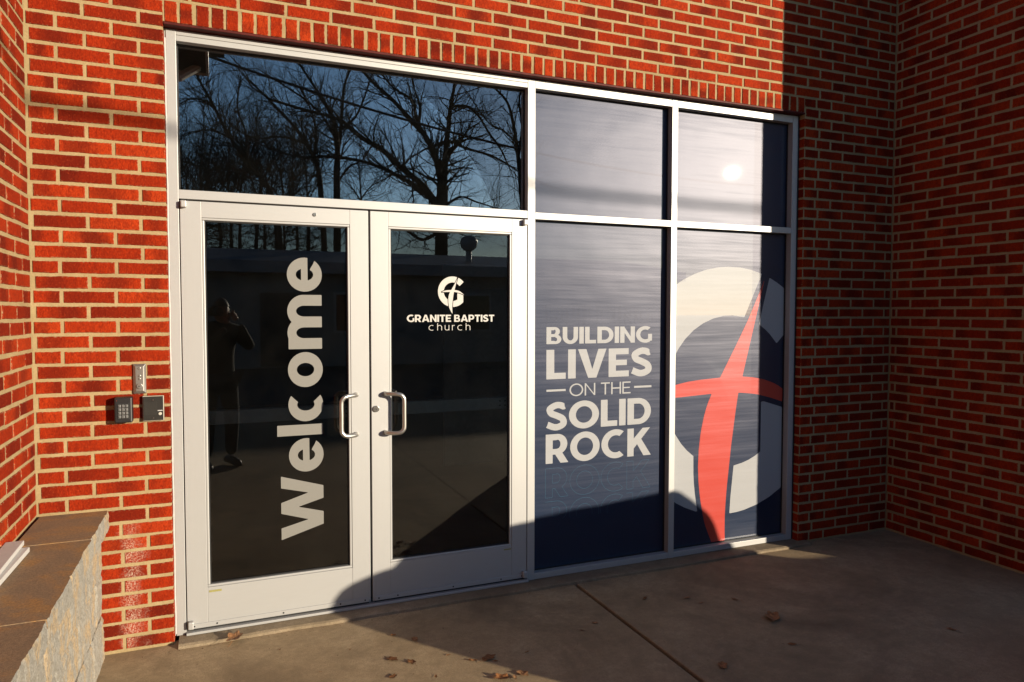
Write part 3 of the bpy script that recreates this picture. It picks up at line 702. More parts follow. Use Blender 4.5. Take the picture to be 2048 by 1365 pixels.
# lock cylinder, rail plug, small yellow tags
lk = MB().cyl((.994, -.0075, 1.0775), (.994, .001, 1.0775), .0175, 28).part('lock_cylinder', MSTEEL, dr, bevel=.002)
MB().cyl((.9945, -.0092, 1.0765), (.9945, -.007, 1.0765), .0085, 18).part('key_plug', MSTEEL, lk); box(.9935, .9955, -.0098, -.0088, 1.071, 1.079).part('key_slot', MDARK, lk)
MB().cyl((.682, -.0035, 2.106), (.682, .002, 2.106), .0095, 18).part('rail_plug', MSTEEL, dl, bevel=.001)
MTAG = plain('yellowed label', (.42, .38, .12), .6, 0, .3, 300)
box(.150, .208, -.0004, .0012, .196, .206).part('label_tag', MTAG, dl); box(1.742, 1.786, -.0004, .0012, .203, .210).part('label_tag', MTAG, dr)

# ------------------------------------------------------------------ devices on the pier
kp = thing('keypad', 'small black keypad with twelve keys fixed to the brick pier', 'keypad', (-.201, YB, 1.145))
kb = box(-.238, -.164, YB - .052, YB + .002, 1.085, 1.204).part('housing', plain('black plastic', (.016, .016, .017), .45, 0, .1, 300, .1, 900), kp, bevel=.006)
box(-.226, -.176, YB - .0535, YB - .0515, 1.102, 1.178).part('key_panel', plain('matt black panel', (.008, .008, .008), .6), kp, bevel=.001)
MKEY = plain('grey key', (.10, .10, .10), .5)
MKLINE = plain('key marking', (.42, .42, .40), .5)
for i in range(3):
    for j in range(4):
        x, z = -.2155 + i * .0145, 1.1645 - j * .0165
        k = box(x - .0054, x + .0054, YB - .0565, YB - .053, z - .006, z + .006).part('key', MKLINE, kp, bevel=.0012)
        box(x - .0041, x + .0041, YB - .0572, YB - .0562, z - .0047, z + .0047).part('key_top', MKEY, k)
        ds = '123456789*0#'[j * 3 + i]
        box(x - .0008, x + .0008, YB - .0577, YB - .0569, z - .002, z + .002).part('key_mark', MKLINE, k)
MB().cyl((-.2275, YB - .053, 1.190), (-.2275, YB - .0515, 1.190), .0015, 8).part('indicator_light', plain('red lens', (.4, .05, .02), .3), kp)
ic = thing('intercom', 'black ribbed intercom with white call button and cream edge on the brick pier', 'intercom', (-.078, YB, 1.145))
box(-.1235, -.033, YB - .016, YB + .002, 1.0835, 1.2035).part('back_box', MDARK, ic, bevel=.003)
box(-.1235, -.033, YB - .0195, YB - .0162, 1.0835, 1.2035).part('trim', plain('cream trim', (.62, .56, .44), .5), ic, bevel=.002)
box(-.1205, -.036, YB - .0225, YB - .0192, 1.0865, 1.2005).part('face_plate', plain('dark bronze plate', (.022, .020, .016), .45), ic, bevel=.001)
for i in range(24):
    z = 1.113 + i * .0026
    box(-.117, -.062, YB - .0236, YB - .0224, z, z + .0014).part('grille_rib', plain('rib', (.035, .032, .026), .5) if i == 0 else bpy.data.materials['rib'], ic)
MB().cyl((-.0495, YB - .0265, 1.1175), (-.0495, YB - .0222, 1.1175), .0072, 20).part('call_button', plain('ivory button', (.72, .68, .58), .4), ic, bevel=.001)
box(-.060, -.039, YB - .0235, YB - .0224, 1.1305, 1.1345).part('name_strip', plain('white strip', (.7, .7, .68), .5), ic)
for zz in (1.184, 1.098): MB().cyl((-.078, YB - .0235, zz), (-.078, YB - .0222, zz), .0035, 12).part('screw', MSTEEL, ic)
ks = thing('key_switch', 'narrow chrome key switch plate above the keypad and intercom', 'key switch', (-.135, YB, 1.285))
m = MB(); y0, y1 = YB + .002, YB - .016
o_ = [(-.1625, 1.2155), (-.1075, 1.2155), (-.1075, 1.3555), (-.1625, 1.3555)]; i_ = [(-.150, 1.228), (-.119, 1.228), (-.117, 1.344), (-.152, 1.344)]
m.add([(x, y0, z) for x, z in o_] + [(x, YB - .007, z) for x, z in o_] + [(x, y1, z) for x, z in i_], [(0, 1, 5, 4), (1, 2, 6, 5), (2, 3, 7, 6), (3, 0, 4, 7), (4, 5, 9, 8), (5, 6, 10, 9), (6, 7, 11, 10), (7, 4, 8, 11), (8, 9, 10, 11)])
MCHR = alu('worn chrome', (.60, .57, .52), .36, 0.8)
m.part('plate', MCHR, ks, bevel=.0015)
kc = MB().cyl((-.1345, y1 - .006, 1.2515), (-.1345, y1 + .001, 1.2515), .0125, 24).part('key_cylinder', MCHR, ks, bevel=.001)
box(-.1385, -.1345, y1 - .0068, y1 - .0058, 1.2475, 1.2535).part('key_slot', MDARK, kc)
for zz, rr in ((1.300, .0055), (1.286, .005), (1.336, .006)): MB().cyl((-.1345, y1 - .003, zz), (-.1345, y1 + .001, zz), rr, 16).part('rivet', MCHR, ks, bevel=.001)

# ------------------------------------------------------------------ retaining wall on the left
rw = thing('retaining_wall', 'low split-face stone retaining wall with brown cap stones beside the sunlit wall', 'wall', (-.41, -1.3, 0))
def rough_block(name, x0, x1, y0, y1, z0, z1, amp, seed, mat, top_amp=0.0):
    ch = .004 if mat is MCAP else .007
    """block whose +x face is broken stone"""
    ny, nz = max(6, int((y1 - y0) / .008)), max(4, int((z1 - z0) / .008)); m = MB(); o = Vector((seed * 3.3, seed * 1.7, 0))
    for i in range(ny + 1):
        for k in range(nz + 1):
            y = y0 + (y1 - y0) * i / ny; z = z0 + (z1 - z0) * k / nz
            p = Vector((x1, y, z)) * 1.0
            e = min(i / ny, 1 - i / ny) * (y1 - y0); e2 = min(k / nz, 1 - k / nz) * (z1 - z0)
            n1 = noise.noise(p * 7 + o) * .55 + noise.noise(p * 26 + o) * .35 + noise.noise(p * 70 + o) * .30
            n2 = noise.noise(Vector((p.y * 9, p.z * 5, 4.4)) + o)
            dx = amp * (n1 + .35 * n2) - ch * max(0, 1 - e / .014) - (ch * max(0, 1 - e2 / .014))
            m.v.append((x1 + dx, y + .002 * noise.noise(p * 40), z + top_amp * noise.noise(p * 30)))
    idx = lambda i, k: i * (nz + 1) + k
    for i in range(ny):
        for k in range(nz): m.f.append((idx(i, k), idx(i + 1, k), idx(i + 1, k + 1), idx(i, k + 1)))
    n = len(m.v)
    m.v += [(x0, y0, z0), (x0, y1, z0), (x0, y1, z1), (x0, y0, z1)]
    m.f.append(tuple([n + 3, n + 2] + [idx(i, nz) for i in range(ny, -1, -1)]))      # top
    m.f.append(tuple([n, n + 1][::-1] + [idx(i, 0) for i in range(0, ny + 1)]))      # bottom
    m.f.append(tuple([n, n + 3] + [idx(0, k) for k in range(nz, -1, -1)]))
    m.f.append(tuple([n + 2, n + 1] + [idx(ny, k) for k in range(0, nz + 1)])); m.f.append((n, n + 1, n + 2, n + 3))
    me = m.mesh(name); me.materials.append(mat)
    if mat is MCAP:
        me.materials.append(MSPLIT)
        for f in me.polygons:
            if f.index < ny * nz: f.material_index = 1
    return link(name, me, None, rw)
cy = [-.058, -.150, -.515, -.955, -1.330, -1.72, -2.11, -2.5, -2.9]
for i in range(8):
    rough_block('cap_stone', XL + .014, -.272, cy[i + 1] + .0022, cy[i] - .0022, .585, 0.6735 + .0015 * (i % 2), .008, 11 + i, MCAP, .0)
zz = [-.05, .180, .382, .5835]
for r_ in range(3):
    y = -.056 - (.0 if r_ % 2 == 0 else -.0)
    off = [.30, .18, .36][r_]; ed = [-.056]; t_ = -.056 - off
    while t_ > -2.9: ed.append(t_); t_ -= .40
    ed.append(-2.9)
    for i in range(len(ed) - 1): rough_block('stone_block', XL + .012, -.304 - .004 * (r_ == 1), ed[i + 1] + .002, ed[i] - .002, zz[r_] + .0015, zz[r_ + 1] - .0015, .009, 40 + r_ * 13 + i, MSPLIT, .0)
# white boards lying on the caps against the brick wall
MBOARD = plain('white trim board', (.80, .78, .74), .45, 0, .04, 40)
for nm, (x0, x1, y0, y1, z0, z1, rz, lb) in {'a': (-.553, -.478, -1.25, -.600, .6755, .6945, -.02, 'longer white trim board lying lowest on the brown cap stones'), 'b': (-.553, -.492, -1.20, -.565, .6950, .7125, .015, 'white trim board stacked on top of the other one on the cap stones')}.items():
    m = MB().box(x0, x1, y0, y1, z0, z1); c = Vector(((x0 + x1) / 2, (y0 + y1) / 2, 0))
    m.v = [tuple(c + Matrix.Rotation(rz, 3, 'Z') @ (Vector(v) - c)) for v in m.v]
    tag(m.part('trim_board', MBOARD, None, bevel=.002), lb, 'board', 'white boards on the retaining wall')

# ------------------------------------------------------------------ unseen stand-in shapes, added to cast the shadow at the door feet
BY = -2.8; kx, kz = SUN.x / -SUN.y, SUN.z / -SUN.y
def shadow_caster(name, prof, label, seed, depth=.32):
    """prof: shadow outline on the facade (x,z); carried back along the sun to depth BY"""
    P = [(x + kx * -BY, z + kz * -BY) for x, z in prof]
    P = [(P[0][0] - .0, -.05), (P[0][0] - .012, .25)] + P + [(P[-1][0] + .05, .30), (P[-1][0] + .03, -.05)]
    S_ = spline(P, 5); cx_ = (P[0][0] + P[-1][0]) / 2; m = MB(); ns = 15; n = len(S_)
    for j in range(ns):
        t = -1 + 2 * j / (ns - 1); k = max(.02, 1 - abs(t) ** 3.2) ** .55
        for i, (x, z) in enumerate(S_):
            q = Vector((x, t, z)); d = .022 * noise.noise(q * 3 + Vector((seed, 0, 0))) * (1 if abs(t) > .25 else .25)
            m.v.append((cx_ + (x - cx_) * (.35 + .65 * k) + d, BY + t * depth + .03 * noise.noise(q * 4), -.05 + (z + .05) * (.25 + .75 * k) + d * .6))
    for j in range(ns - 1):
        for i in range(n - 1): m.f.append((j * n + i, j * n + i + 1, (j + 1) * n + i + 1, (j + 1) * n + i))
    m.f.append(tuple(range(n))[::-1]); m.f.append(tuple((ns - 1) * n + i for i in range(n)))
    return tag(m.part(name, MSPLIT, None, smooth=True), label, 'shadow_caster', 'added shadow casters beside the walk')
shadow_caster('shadow_caster', [(.822, .0), (.838, .085), (.875, .135), (.955, .165), (1.08, .186), (1.15, .213), (1.21, .269), (1.33, .365), (1.44, .455), (1.50, .462), (1.57, .40), (1.64, .33), (1.70, .2)], 'smaller lumpy grey stand-in shape with a low shoulder, added to cast shadow', 5)
shadow_caster('shadow_caster', [(1.60, .20), (1.68, .318), (1.89, .347), (2.0, .362), (2.25, .380), (2.6, .404), (2.80, .420), (2.90, .428), (2.97, .412), (3.04, .375), (3.10, .325), (3.15, .270), (3.23, .12), (3.31, .0), (3.36, -.085), (3.45, -.105), (3.62, -.11), (3.80, -.13)], 'larger long flat topped grey stand-in shape, added to cast shadow', 9, .34)

# ------------------------------------------------------------------ fallen leaves
def leaf_mesh(seed, lobes=True):
    rl = random.Random(seed); n = 22; m = MB(); pts = []
    for i in range(n):
        a = 2 * math.pi * i / n
        r_ = .5 * (.62 + .38 * abs(math.cos(a * 2.5 + rl.random() * .2))) * (1.0 if lobes else .8) * rl.uniform(.85, 1.1)
        pts.append((r_ * math.cos(a) * 1.25, r_ * math.sin(a) * (.8 if lobes else .5)))
    cu_ = rl.uniform(.6, 1.3); tw = rl.uniform(-.5, .5)
    def zz_(x, y): return .16 + cu_ * (y * y * .9 + x * x * .25) + tw * x * y + .10 * noise.noise(Vector((x * 3 + seed, y * 3, 0)))
    rings = [0.0, .5, 1.0]
    m.v.append((0, 0, zz_(0, 0)))
    for k in (.5, 1.0):
        for x, y in pts: m.v.append((x * k, y * k, zz_(x * k, y * k)))
    for i in range(n):
        j = (i + 1) % n; m.f.append((0, 1 + i, 1 + j)); m.f.append((1 + i, 1 + n + i, 1 + n + j, 1 + j))
    m.tube([(-.55, 0, zz_(-.55, 0)), (-.8, .03, .12), (-.98, .10, .03)], [.018, .014, .012], 4)
    zmin = min(v[2] for v in m.v); m.v = [(x, y, z - zmin) for x, y, z in m.v]
    me = m.mesh('dry_leaf'); me.materials.append(MLEAF); return me
def leafmat():
    t = NT('dry brown leaf'); r_ = t.node('ShaderNodeObjectInfo').outputs['Random']
    c = t.ramp(r_, [(0, (.26, .10, .03)), (.5, (.44, .18, .055)), (1, (.58, .30, .13))])
    c = t.mix(t.ramp(t.noise(90, 4), [(.4, .6), (.6, 0)]), c, (.10, .04, .015))
    return t.done(t.bsdf(c, .7, 0, t.bump(t.noise(200, 3), .4, .001), .3))
MLEAF = leafmat()
LV = [leaf_mesh(i, i % 2 == 0) for i in range(8)]
LEAVES = [(470, 1277, .10, 0, 'crumpled orange brown leaf caught against the door threshold', None),
 (1290, 1198, .055, 1, None, 's'), (1375, 1197, .050, 3, None, 's'), (1402, 1207, .035, 5, None, 's'), (1470, 1200, .055, 7, None, 's'),
 (1545, 1237, .105, 2, 'large star shaped dry leaf lying on the shaded paving', None), (1585, 1290, .050, 3, None, 's'), (1446, 1333, .060, 4, None, 's'), (1903, 1260, .055, 5, None, 's'),
 (785, 1320, .050, 6, None, 'l'), (823, 1325, .045, 0, None, 'l'), (787, 1272, .030, 2, None, 'l'), (830, 1280, .045, 4, None, 'l'), (945, 1322, .050, 1, None, 'l'), (977, 1318, .065, 6, None, 'l'), (991, 1323, .030, 3, None, 'l'),
 (1005, 1358, .070, 2, None, 'l'), (1030, 1356, .045, 5, None, 'l'), (1046, 1349, .055, 0, None, 'l'), (897, 1311, .028, 7, None, 'l'), (786, 1355, .040, 4, None, 'l'), (872, 1354, .032, 5, None, 'l'), (1054, 1305, .03, 1, None, 's'), (1165, 1262, .03, 3, None, 's'), (1190, 1247, .03, 6, None, 's'),
 (560, 1300, .02, 3, None, 'l'), (640, 1345, .02, 5, None, 'l'), (700, 1300, .018, 1, None, 'l')]
for i, (px, py, sz, v, lb, gp) in enumerate(LEAVES):
    p = on(px, py, 2, .0 if lb and 'threshold' in lb else ZP); me = LV[v]
    o = link('dry_leaf', me, None, None, (p.x, p.y, ZP + .0005 if lb is None or 'threshold' not in lb else .0015))
    o.rotation_euler = (0, 0, random.uniform(0, 6.28)); o.scale = (sz, sz, sz * .55)
    if gp == 's': tag(o, 'small curled brown leaf lying on the shaded paving', 'leaf', 'dry leaves in the shade')
    elif gp == 'l': tag(o, 'small crumpled tan leaf lying on the sunlit paving', 'leaf', 'dry leaves in the sun')
    else: tag(o, lb, 'leaf')
g = MB(); rg = random.Random(12)
for i in range(900):
    x, y = rg.uniform(-.25, 4.7), -.13 - abs(rg.gauss(0, .9)); s = rg.uniform(.001, .0042)
    if rg.random() < .45: y = -.122 - abs(rg.gauss(0, .018))
    if -2.9 < y < -.05 and x < -.2: continue
    q = [Vector((rg.uniform(-1, 1), rg.uniform(-1, 1), rg.uniform(0, .8))) * s for _ in range(4)]
    g.add([(x + v.x, y + v.y, ZP + .0003 + v.z) for v in q], [(0, 1, 2), (0, 2, 3), (0, 3, 1), (1, 3, 2)])
tag(g.part('leaf_litter', plain('leaf crumbs', (.16, .085, .04), .9, 0, .6, 200)), 'fine crumbs of leaf and grit scattered over the paving', 'litter', kind='stuff')

# ------------------------------------------------------------------ dark interior
MIN_, MINF = plain('dim grey interior wall', (.20, .19, .17), .8), plain('brown entrance mat', (.03, .022, .017), .9, 0, .3, 50)
tag(box(-2.0, 7.0, .225, 9.0, -.10, -.002).part('interior_floor', MINF), kind='structure')
tag(MB().box(-2.2, -2.0, .225, 9, -.1, 3.4).box(7.0, 7.2, .225, 9, -.1, 3.4).box(-2.2, 7.2, 9.0, 9.2, -.1, 3.4).part('interior_wall', MIN_), kind='structure')
tag(box(-2.2, 7.2, .2251, 9.2, 3.4, 3.5).part('interior_ceiling', MIN_), kind='structure')
idr = thing('interior_door', 'pale panel door standing inside behind the right door glass', 'door', (2.75, 3.2, 0))
box(2.36, 3.2, 3.2, 3.25, 0, 2.1).part('door_slab', plain('pale interior paint', (.62, .60, .54), .6), idr)
for zz_ in (.3, 1.15): box(2.48, 3.08, 3.19, 3.1995, zz_, zz_ + .7).part('door_panel', plain('pale panel paint', (.58, .56, .50), .6), idr, bevel=.004)

# ------------------------------------------------------------------ across the road: what the glass reflects
ob = thing('opposite_building', 'long single storey pale sided building across the road with low metal roof', 'building', (6, -22, 0))
MSIDE, MROOF = plain('pale grey siding', (.36, .36, .35), .7, 0, .1, 2), plain('pale blue grey metal roof', (.36, .39, .44), .45, .2, .1, 2)
box(-26, 15.5, -26, -18.0, -.2, 2.72).part('wall', MSIDE, ob)
box(-26.4, 15.9, -26.4, -17.45, 2.725, 3.05).part('fascia', MROOF, ob)
MB().add([(-26.4, -17.45, 3.052), (15.9, -17.45, 3.052), (15.9, -26.4, 3.052), (-26.4, -26.4, 3.052), (-26.4, -22, 3.75), (15.9, -22, 3.75)], [(0, 1, 5, 4), (1, 2, 5), (2, 3, 4, 5), (3, 0, 4), (0, 3, 2, 1)]).part('roof', MROOF, ob)
MWIN, MWF = plain('dark window', (.02, .022, .028), .1), plain('white window frame', (.6, .6, .58), .5)
for x in (-9, -5.2, -1.4, 3.4, 7.2, 11.0):
    wf = box(x, x + 1.3, -17.998, -17.94, .95, 2.2).part('window', MWF, ob); box(x + .08, x + 1.22, -17.938, -17.92, 1.03, 2.12).part('pane', MWIN, wf)
odr = box(1.3, 2.3, -17.998, -17.93, 0, 2.15).part('door', plain('dull brown door', (.12, .08, .06), .6), ob)
vt = MB(); vt.tube([(0, 0, z) for z in (2.9, 3.75)], .10, 12); vt.tube([(0, 0, 3.70), (0, 0, 3.82), (0, 0, 4.0), (0, 0, 4.15), (0, 0, 4.22)], [.16, .27, .31, .24, .08], 16)
vp = mirrored(937, 490, -19.2); vt.v = [(x + vp.x, y - 19.2, z) for x, y, z in vt.v]; vt.part('roof_vent', MROOF, ob, smooth=True)

# trees: main limbs follow what shows in the transom glass, twigs grow from them
def barkmat():
    t = NT('grey brown bark'); c = t.ramp(t.noise(6, 4, .6, t.scaled(t.pos(), 1, 1, .2)), [(.35, (.035, .028, .022)), (.65, (.10, .085, .07))])
    return t.done(t.bsdf(c, .95, 0, t.bump(t.noise(20, 3), .6, .02), .1))
MBARK = barkmat()
def twigs(m, p, d, ln, r_, lvl, rt):
    n = 4; pts = [p]; rad = [r_]; dd = d.copy()
    for i in range(n):
        dd = (dd + Vector((rt.gauss(0, .17), rt.gauss(0, .17), rt.gauss(.03, .17)))).normalized()
        pts.append(pts[-1] + dd * ln / n); rad.append(r_ * (1 - .17 * (i + 1)))
    m.tube(pts, rad, 5 if lvl > 2 else (4 if lvl > 1 else 3), caps=False)
    if lvl <= 0: return
    for k in range(rt.choice((3, 4)) if lvl > 1 else rt.choice((2, 3, 3))):
        i = rt.randint(1, n); ax = Vector((rt.gauss(0, 1), rt.gauss(0, 1), rt.gauss(0, 1))).normalized()
        nd = (Matrix.Rotation(rt.choice((-1, 1)) * rt.uniform(.4, 1.05), 3, ax) @ dd); nd.z += .10; nd.normalize()
        twigs(m, pts[i], nd, ln * rt.uniform(.5, .78), rad[i] * .62, lvl - 1, rt)
def limb_tree(label, trunk, limbs, Y, wpx, seed, dens=1.0, spread=2.5):
    rt = random.Random(seed); k = lambda p, y: mirrored(512 + p[0] / 3.0, p[1] / 3.0, y)
    base = k(trunk[0], Y); t = thing('bare_tree', label, 'tree', (base.x, Y, -.055), 'bare winter trees across the road')
    ppm = FPX / (CAM - Vector((base.x, -Y, 4))).length
    m = MB(); pts = [Vector((base.x, Y, -.2)), Vector((base.x, Y, 1.5))] + [k(p, Y) for p in trunk]; r0 = wpx / 3 / ppm / 2
    m.tube(pts, [r0 * 1.25, r0 * 1.1] + [r0 * (1 - .25 * i / len(trunk)) for i in range(len(trunk))], 10); m.part('trunk', MBARK, t, smooth=True)
    tw = MB()
    for i in range(int(13 * dens)):
        p = pts[2].lerp(pts[-1], rt.random()); a_n = rt.uniform(0, 6.28)
        twigs(tw, p, Vector((math.cos(a_n), .5 * math.sin(a_n), rt.uniform(.1, .7))).normalized(), rt.uniform(1.2, 2.6), .026, 3, rt)
    for lb, w0, w1 in limbs:
        sl_ = rt.uniform(-spread, spread); n = len(lb); ks_ = spline(lb, 4)
        pp = [k(p, Y + sl_ * (i / len(ks_)) + .25 * rt.gauss(0, 1) * (i > 0)) for i, p in enumerate(ks_)]
        rr = [(w0 + (w1 - w0) * (i / (len(pp) - 1)) ** .8) / 3 / ppm / 2 for i in range(len(pp))]
        tw_l = MB().tube(pp, rr, 8); tw_l.part('limb', MBARK, t, smooth=True)
        L = 0
        for i in range(2, len(pp)):
            d = (pp[i] - pp[i - 1]); seg = d.length; d.normalize()
            for q in range(int(seg * 3.4 * dens + rt.random())):
                ax = Vector((rt.gauss(0, 1), rt.gauss(0, 1), rt.gauss(0, 1))).normalized()
                nd = Matrix.Rotation(rt.choice((-1, 1)) * rt.uniform(.5, 1.2), 3, ax) @ d; nd.z += .15; nd.normalize()
                twigs(tw, pp[i - 1].lerp(pp[i], rt.random()), nd, rt.uniform(1.0, 2.5), max(.022, rr[i] * .42), 3, rt)
        twigs(tw, pp[-1], (pp[-1] - pp[-2]).normalized(), 2.2, rr[-1] * .8, 3, rt)
    tw.part('crown', MBARK, t)
limb_tree('broad forked bare oak with long low limbs behind the opposite building', [(1110, 1560), (1112, 1400), (1118, 1225), (1122, 1130)], [
    ([(1115, 1200), (1108, 1080), (1080, 950), (1020, 820), (930, 720), (820, 600), (700, 490), (560, 330)], 46, 14),
    ([(1125, 1160), (1135, 1000), (1142, 880), (1160, 740), (1168, 650), (1190, 520), (1200, 380)], 44, 14),
    ([(1135, 1080), (1145, 980), (1170, 920), (1225, 855), (1275, 780), (1340, 740)], 26, 8),
    ([(1090, 1240), (1060, 1190), (1000, 1110), (880, 1010), (760, 900), (640, 830), (560, 760), (480, 710), (300, 660), (100, 600)], 46, 12),
    ([(1075, 1230), (1030, 1170), (950, 1110), (860, 1060), (740, 1000), (600, 960), (450, 940), (250, 940), (60, 880)], 34, 10),
    ([(1060, 880), (1160, 850), (1260, 890), (1400, 930), (1500, 980), (1620, 1060)], 22, 9),
    ([(1000, 800), (960, 690), (940, 600), (830, 530), (740, 420)], 26, 9), ([(975, 760), (985, 640), (950, 520), (930, 380)], 20, 8),
    ([(1172, 640), (1270, 640), (1340, 700), (1400, 800), (1460, 880), (1510, 980)], 20, 8), ([(1140, 1230), (1230, 1180), (1320, 1210), (1450, 1250)], 18, 7),
    ([(1110, 1380), (1000, 1440), (880, 1370), (760, 1330)], 26, 8), ([(1125, 1400), (1250, 1370), (1330, 1330), (1440, 1270)], 24, 8)], -30, 80, 21, .8)
limb_tree('tall straight bare tree with a narrow fork behind the opposite building', [(486, 1560), (486, 1300), (485, 1000)], [
    ([(486, 1020), (488, 880), (470, 750), (430, 650), (350, 520), (230, 340)], 40, 10), ([(487, 930), (508, 780), (520, 600), (540, 480), (610, 330)], 30, 10),
    ([(480, 840), (400, 700), (300, 600), (180, 520), (40, 430)], 18, 7), ([(505, 780), (600, 700), (660, 560), (700, 420)], 18, 7), ([(486, 1100), (560, 1000), (640, 960), (700, 860)], 16, 6)], -36, 46, 33, .9)
limb_tree('leaning bare tree with long curved stem behind the opposite building', [(410, 1560), (400, 1300), (385, 1100)], [
    ([(385, 1110), (370, 1000), (310, 870), (230, 760), (120, 640), (-40, 480)], 34, 10), ([(350, 940), (360, 800), (330, 660), (260, 520)], 20, 7), ([(300, 860), (150, 820), (0, 830), (-150, 760)], 16, 6)], -34, 36, 45, .9)
limb_tree('dark leaning bare tree rising out of the thicket', [(150, 1560), (130, 1330), (90, 1160)], [
    ([(90, 1170), (70, 1120), (-60, 948), (-159, 819), (-267, 612), (-330, 500), (-420, 330)], 34, 9), ([(-60, 950), (-60, 800), (-110, 640), (-90, 480)], 16, 6), ([(-150, 830), (-280, 780), (-420, 800)], 14, 5), ([(-260, 620), (-380, 590), (-480, 640)], 12, 5), ([(20, 1050), (-140, 1010), (-300, 1020), (-460, 960)], 16, 5)], -33, 38, 51, 1.3)
limb_tree('slender bare tree standing past the oak behind the opposite building', [(1640, 1560), (1610, 1300), (1592, 1080)], [
    ([(1592, 1090), (1570, 900), (1540, 720), (1500, 600), (1400, 500)], 32, 9), ([(1575, 940), (1600, 760), (1580, 600), (1620, 430)], 24, 8), ([(1565, 860), (1480, 780), (1400, 740), (1300, 600)], 14, 6)], -32, 44, 57, .7)
limb_tree('small many stemmed bare tree between the oak and the straight tree', [(632, 1560), (632, 1330), (632, 1190)], [
    ([(632, 1200), (625, 1100), (618, 1000)], 12, 5), ([(632, 1190), (690, 1120), (760, 1080)], 10, 4), ([(632, 1210), (580, 1130), (540, 1090)], 10, 4)], -40, 16, 63, 1.5, 1)
rth = random.Random(77)
for i in range(13):
    px = -470 + i * 66 + rth.uniform(-30, 30); top = rth.uniform(620, 980); lean = rth.uniform(-90, 90)
    lim = [([(px, 1330), (px + lean * .3 + rth.uniform(-25, 25), 1330 - (1330 - top) * .4), (px + lean * .6 + rth.uniform(-25, 25), 1330 - (1330 - top) * .7), (px + lean, top)], 15, 4)]
    for q in range(4):
        z = rth.uniform(1000, 1400); dx = rth.choice((-1, 1)) * rth.uniform(50, 130)
        lim.append(([(px + (1330 - z) / (1330 - top) * lean * .9 * (z < 1330), z), (px + dx * .5, z - 70 - rth.uniform(0, 40)), (px + dx, z - rth.uniform(120, 260))], 9, 3))
    limb_tree('thin bare tree in the dense thicket behind the opposite building', [(px - lean * .1, 1560), (px - lean * .05, 1440), (px, 1320)], lim, -36 - rth.uniform(0, 8), rth.uniform(13, 24), 80 + i, 1.25, 1)

# overhead service cable: its shadow crosses the brickwork and the film
cb = thing('overhead_cable', 'thick black overhead service cable strung between two wooden poles', 'cable', (10, -8, 4.2))
MB().tube([(x, -8.0, 4.265 + .0125 * (x - 10.1) ** 2) for x in [-7.9 + i * (25.9 + 7.9) / 50 for i in range(51)]], .021, 8).part('cable_bundle', MDARK, cb)
MPOLE = plain('weathered pole wood', (.10, .075, .055), .9, 0, .3, 8)
for xp, lb in ((26, 'brown wooden utility pole past the entrance end of the cable'), (-8, 'brown wooden utility pole on the far side of the low wing')):
    pl_ = thing('utility_pole', lb, 'pole', (xp, -8, 0), 'utility poles')
    MB().tube([(xp, -8, -.1), (xp, -8, 9.5)], [.16, .11], 12).part('post', MPOLE, pl_); box(xp - .9, xp + .9, -8.2, -8.08, 8.6, 8.75).part('crossarm', MPOLE, pl_)

# ------------------------------------------------------------------ the photographer, mirrored in the left door
def skinned(name, verts, edges, radii, root, mat, parent, sub=2):
    me = bpy.data.meshes.new(name); me.from_pydata(verts, edges, []); o = link(name, me, mat, parent)
    sk = o.modifiers.new('skin', 'SKIN'); sk.use_smooth_shade = True
    for i, r_ in enumerate(radii):
        me.skin_vertices[0].data[i].radius = r_ if isinstance(r_, tuple) else (r_, r_); me.skin_vertices[0].data[i].use_root = (i == root)
    ss = o.modifiers.new('sub', 'SUBSURF'); ss.levels = sub; ss.render_levels = sub
    return o
bx_, by_ = CAM.x - .02, CAM.y - .30
pr = thing('person', 'person in dark jacket and jeans holding a camera up to the face', 'person', (bx_, by_, ZP))
MCL, MJE, MSK, MHA, MSH = plain('dark olive jacket', (.030, .026, .018), .85, 0, .2, 40, .4, 200), plain('dark blue jeans', (.014, .018, .030), .85, 0, .2, 60, .3, 300), plain('skin', (.50, .27, .18), .55, 0, .06, 30), plain('brown hair', (.05, .028, .015), .6, 0, .3, 60), plain('brown leather shoe', (.06, .035, .02), .5)
fx, fy = math.sin(YAW), math.cos(YAW); sxd, syd = math.cos(YAW), -math.sin(YAW)
def bp(s, f, z): return (bx_ + s * sxd + f * fx, by_ + s * syd + f * fy, ZP + z)      # s: to the person's right, f: forward
camz = CAM.z - ZP
V = [bp(0, -.02, .95), bp(0, 0, 1.12), bp(0, -.01, 1.30), bp(0, .0, 1.43), bp(0, .04, 1.53),
     bp(.19, .01, 1.41), bp(.27, .17, 1.24), bp(.10, .30, 1.49), bp(-.19, .01, 1.41), bp(-.25, .18, 1.22), bp(-.05, .32, 1.46),
     bp(.10, -.02, .90), bp(.12, .02, .50), bp(.13, -.03, .10), bp(-.10, -.02, .90), bp(-.14, .04, .50), bp(-.16, .02, .10), bp(0, .07, 1.60), bp(0, .075, 1.70)]
E_ = [(0, 1), (1, 2), (2, 3), (3, 4), (3, 5), (5, 6), (6, 7), (3, 8), (8, 9), (9, 10), (0, 11), (11, 12), (12, 13), (0, 14), (14, 15), (15, 16)]
body = skinned('body', V[:17], E_, [(.17, .13), (.16, .12), (.19, .13), (.12, .10), .055, .085, .058, .036, .085, .058, .036, .10, .072, .052, .10, .072, .052], 0, MCL, pr)
skinned('jeans', [V[0], V[11], V[12], V[13], V[14], V[15], V[16]], [(0, 1), (1, 2), (2, 3), (0, 4), (4, 5), (5, 6)], [(.18, .14), .112, .082, .062, .112, .082, .062], 0, MJE, pr)
hd = MB(); nh, nv = 20, 16
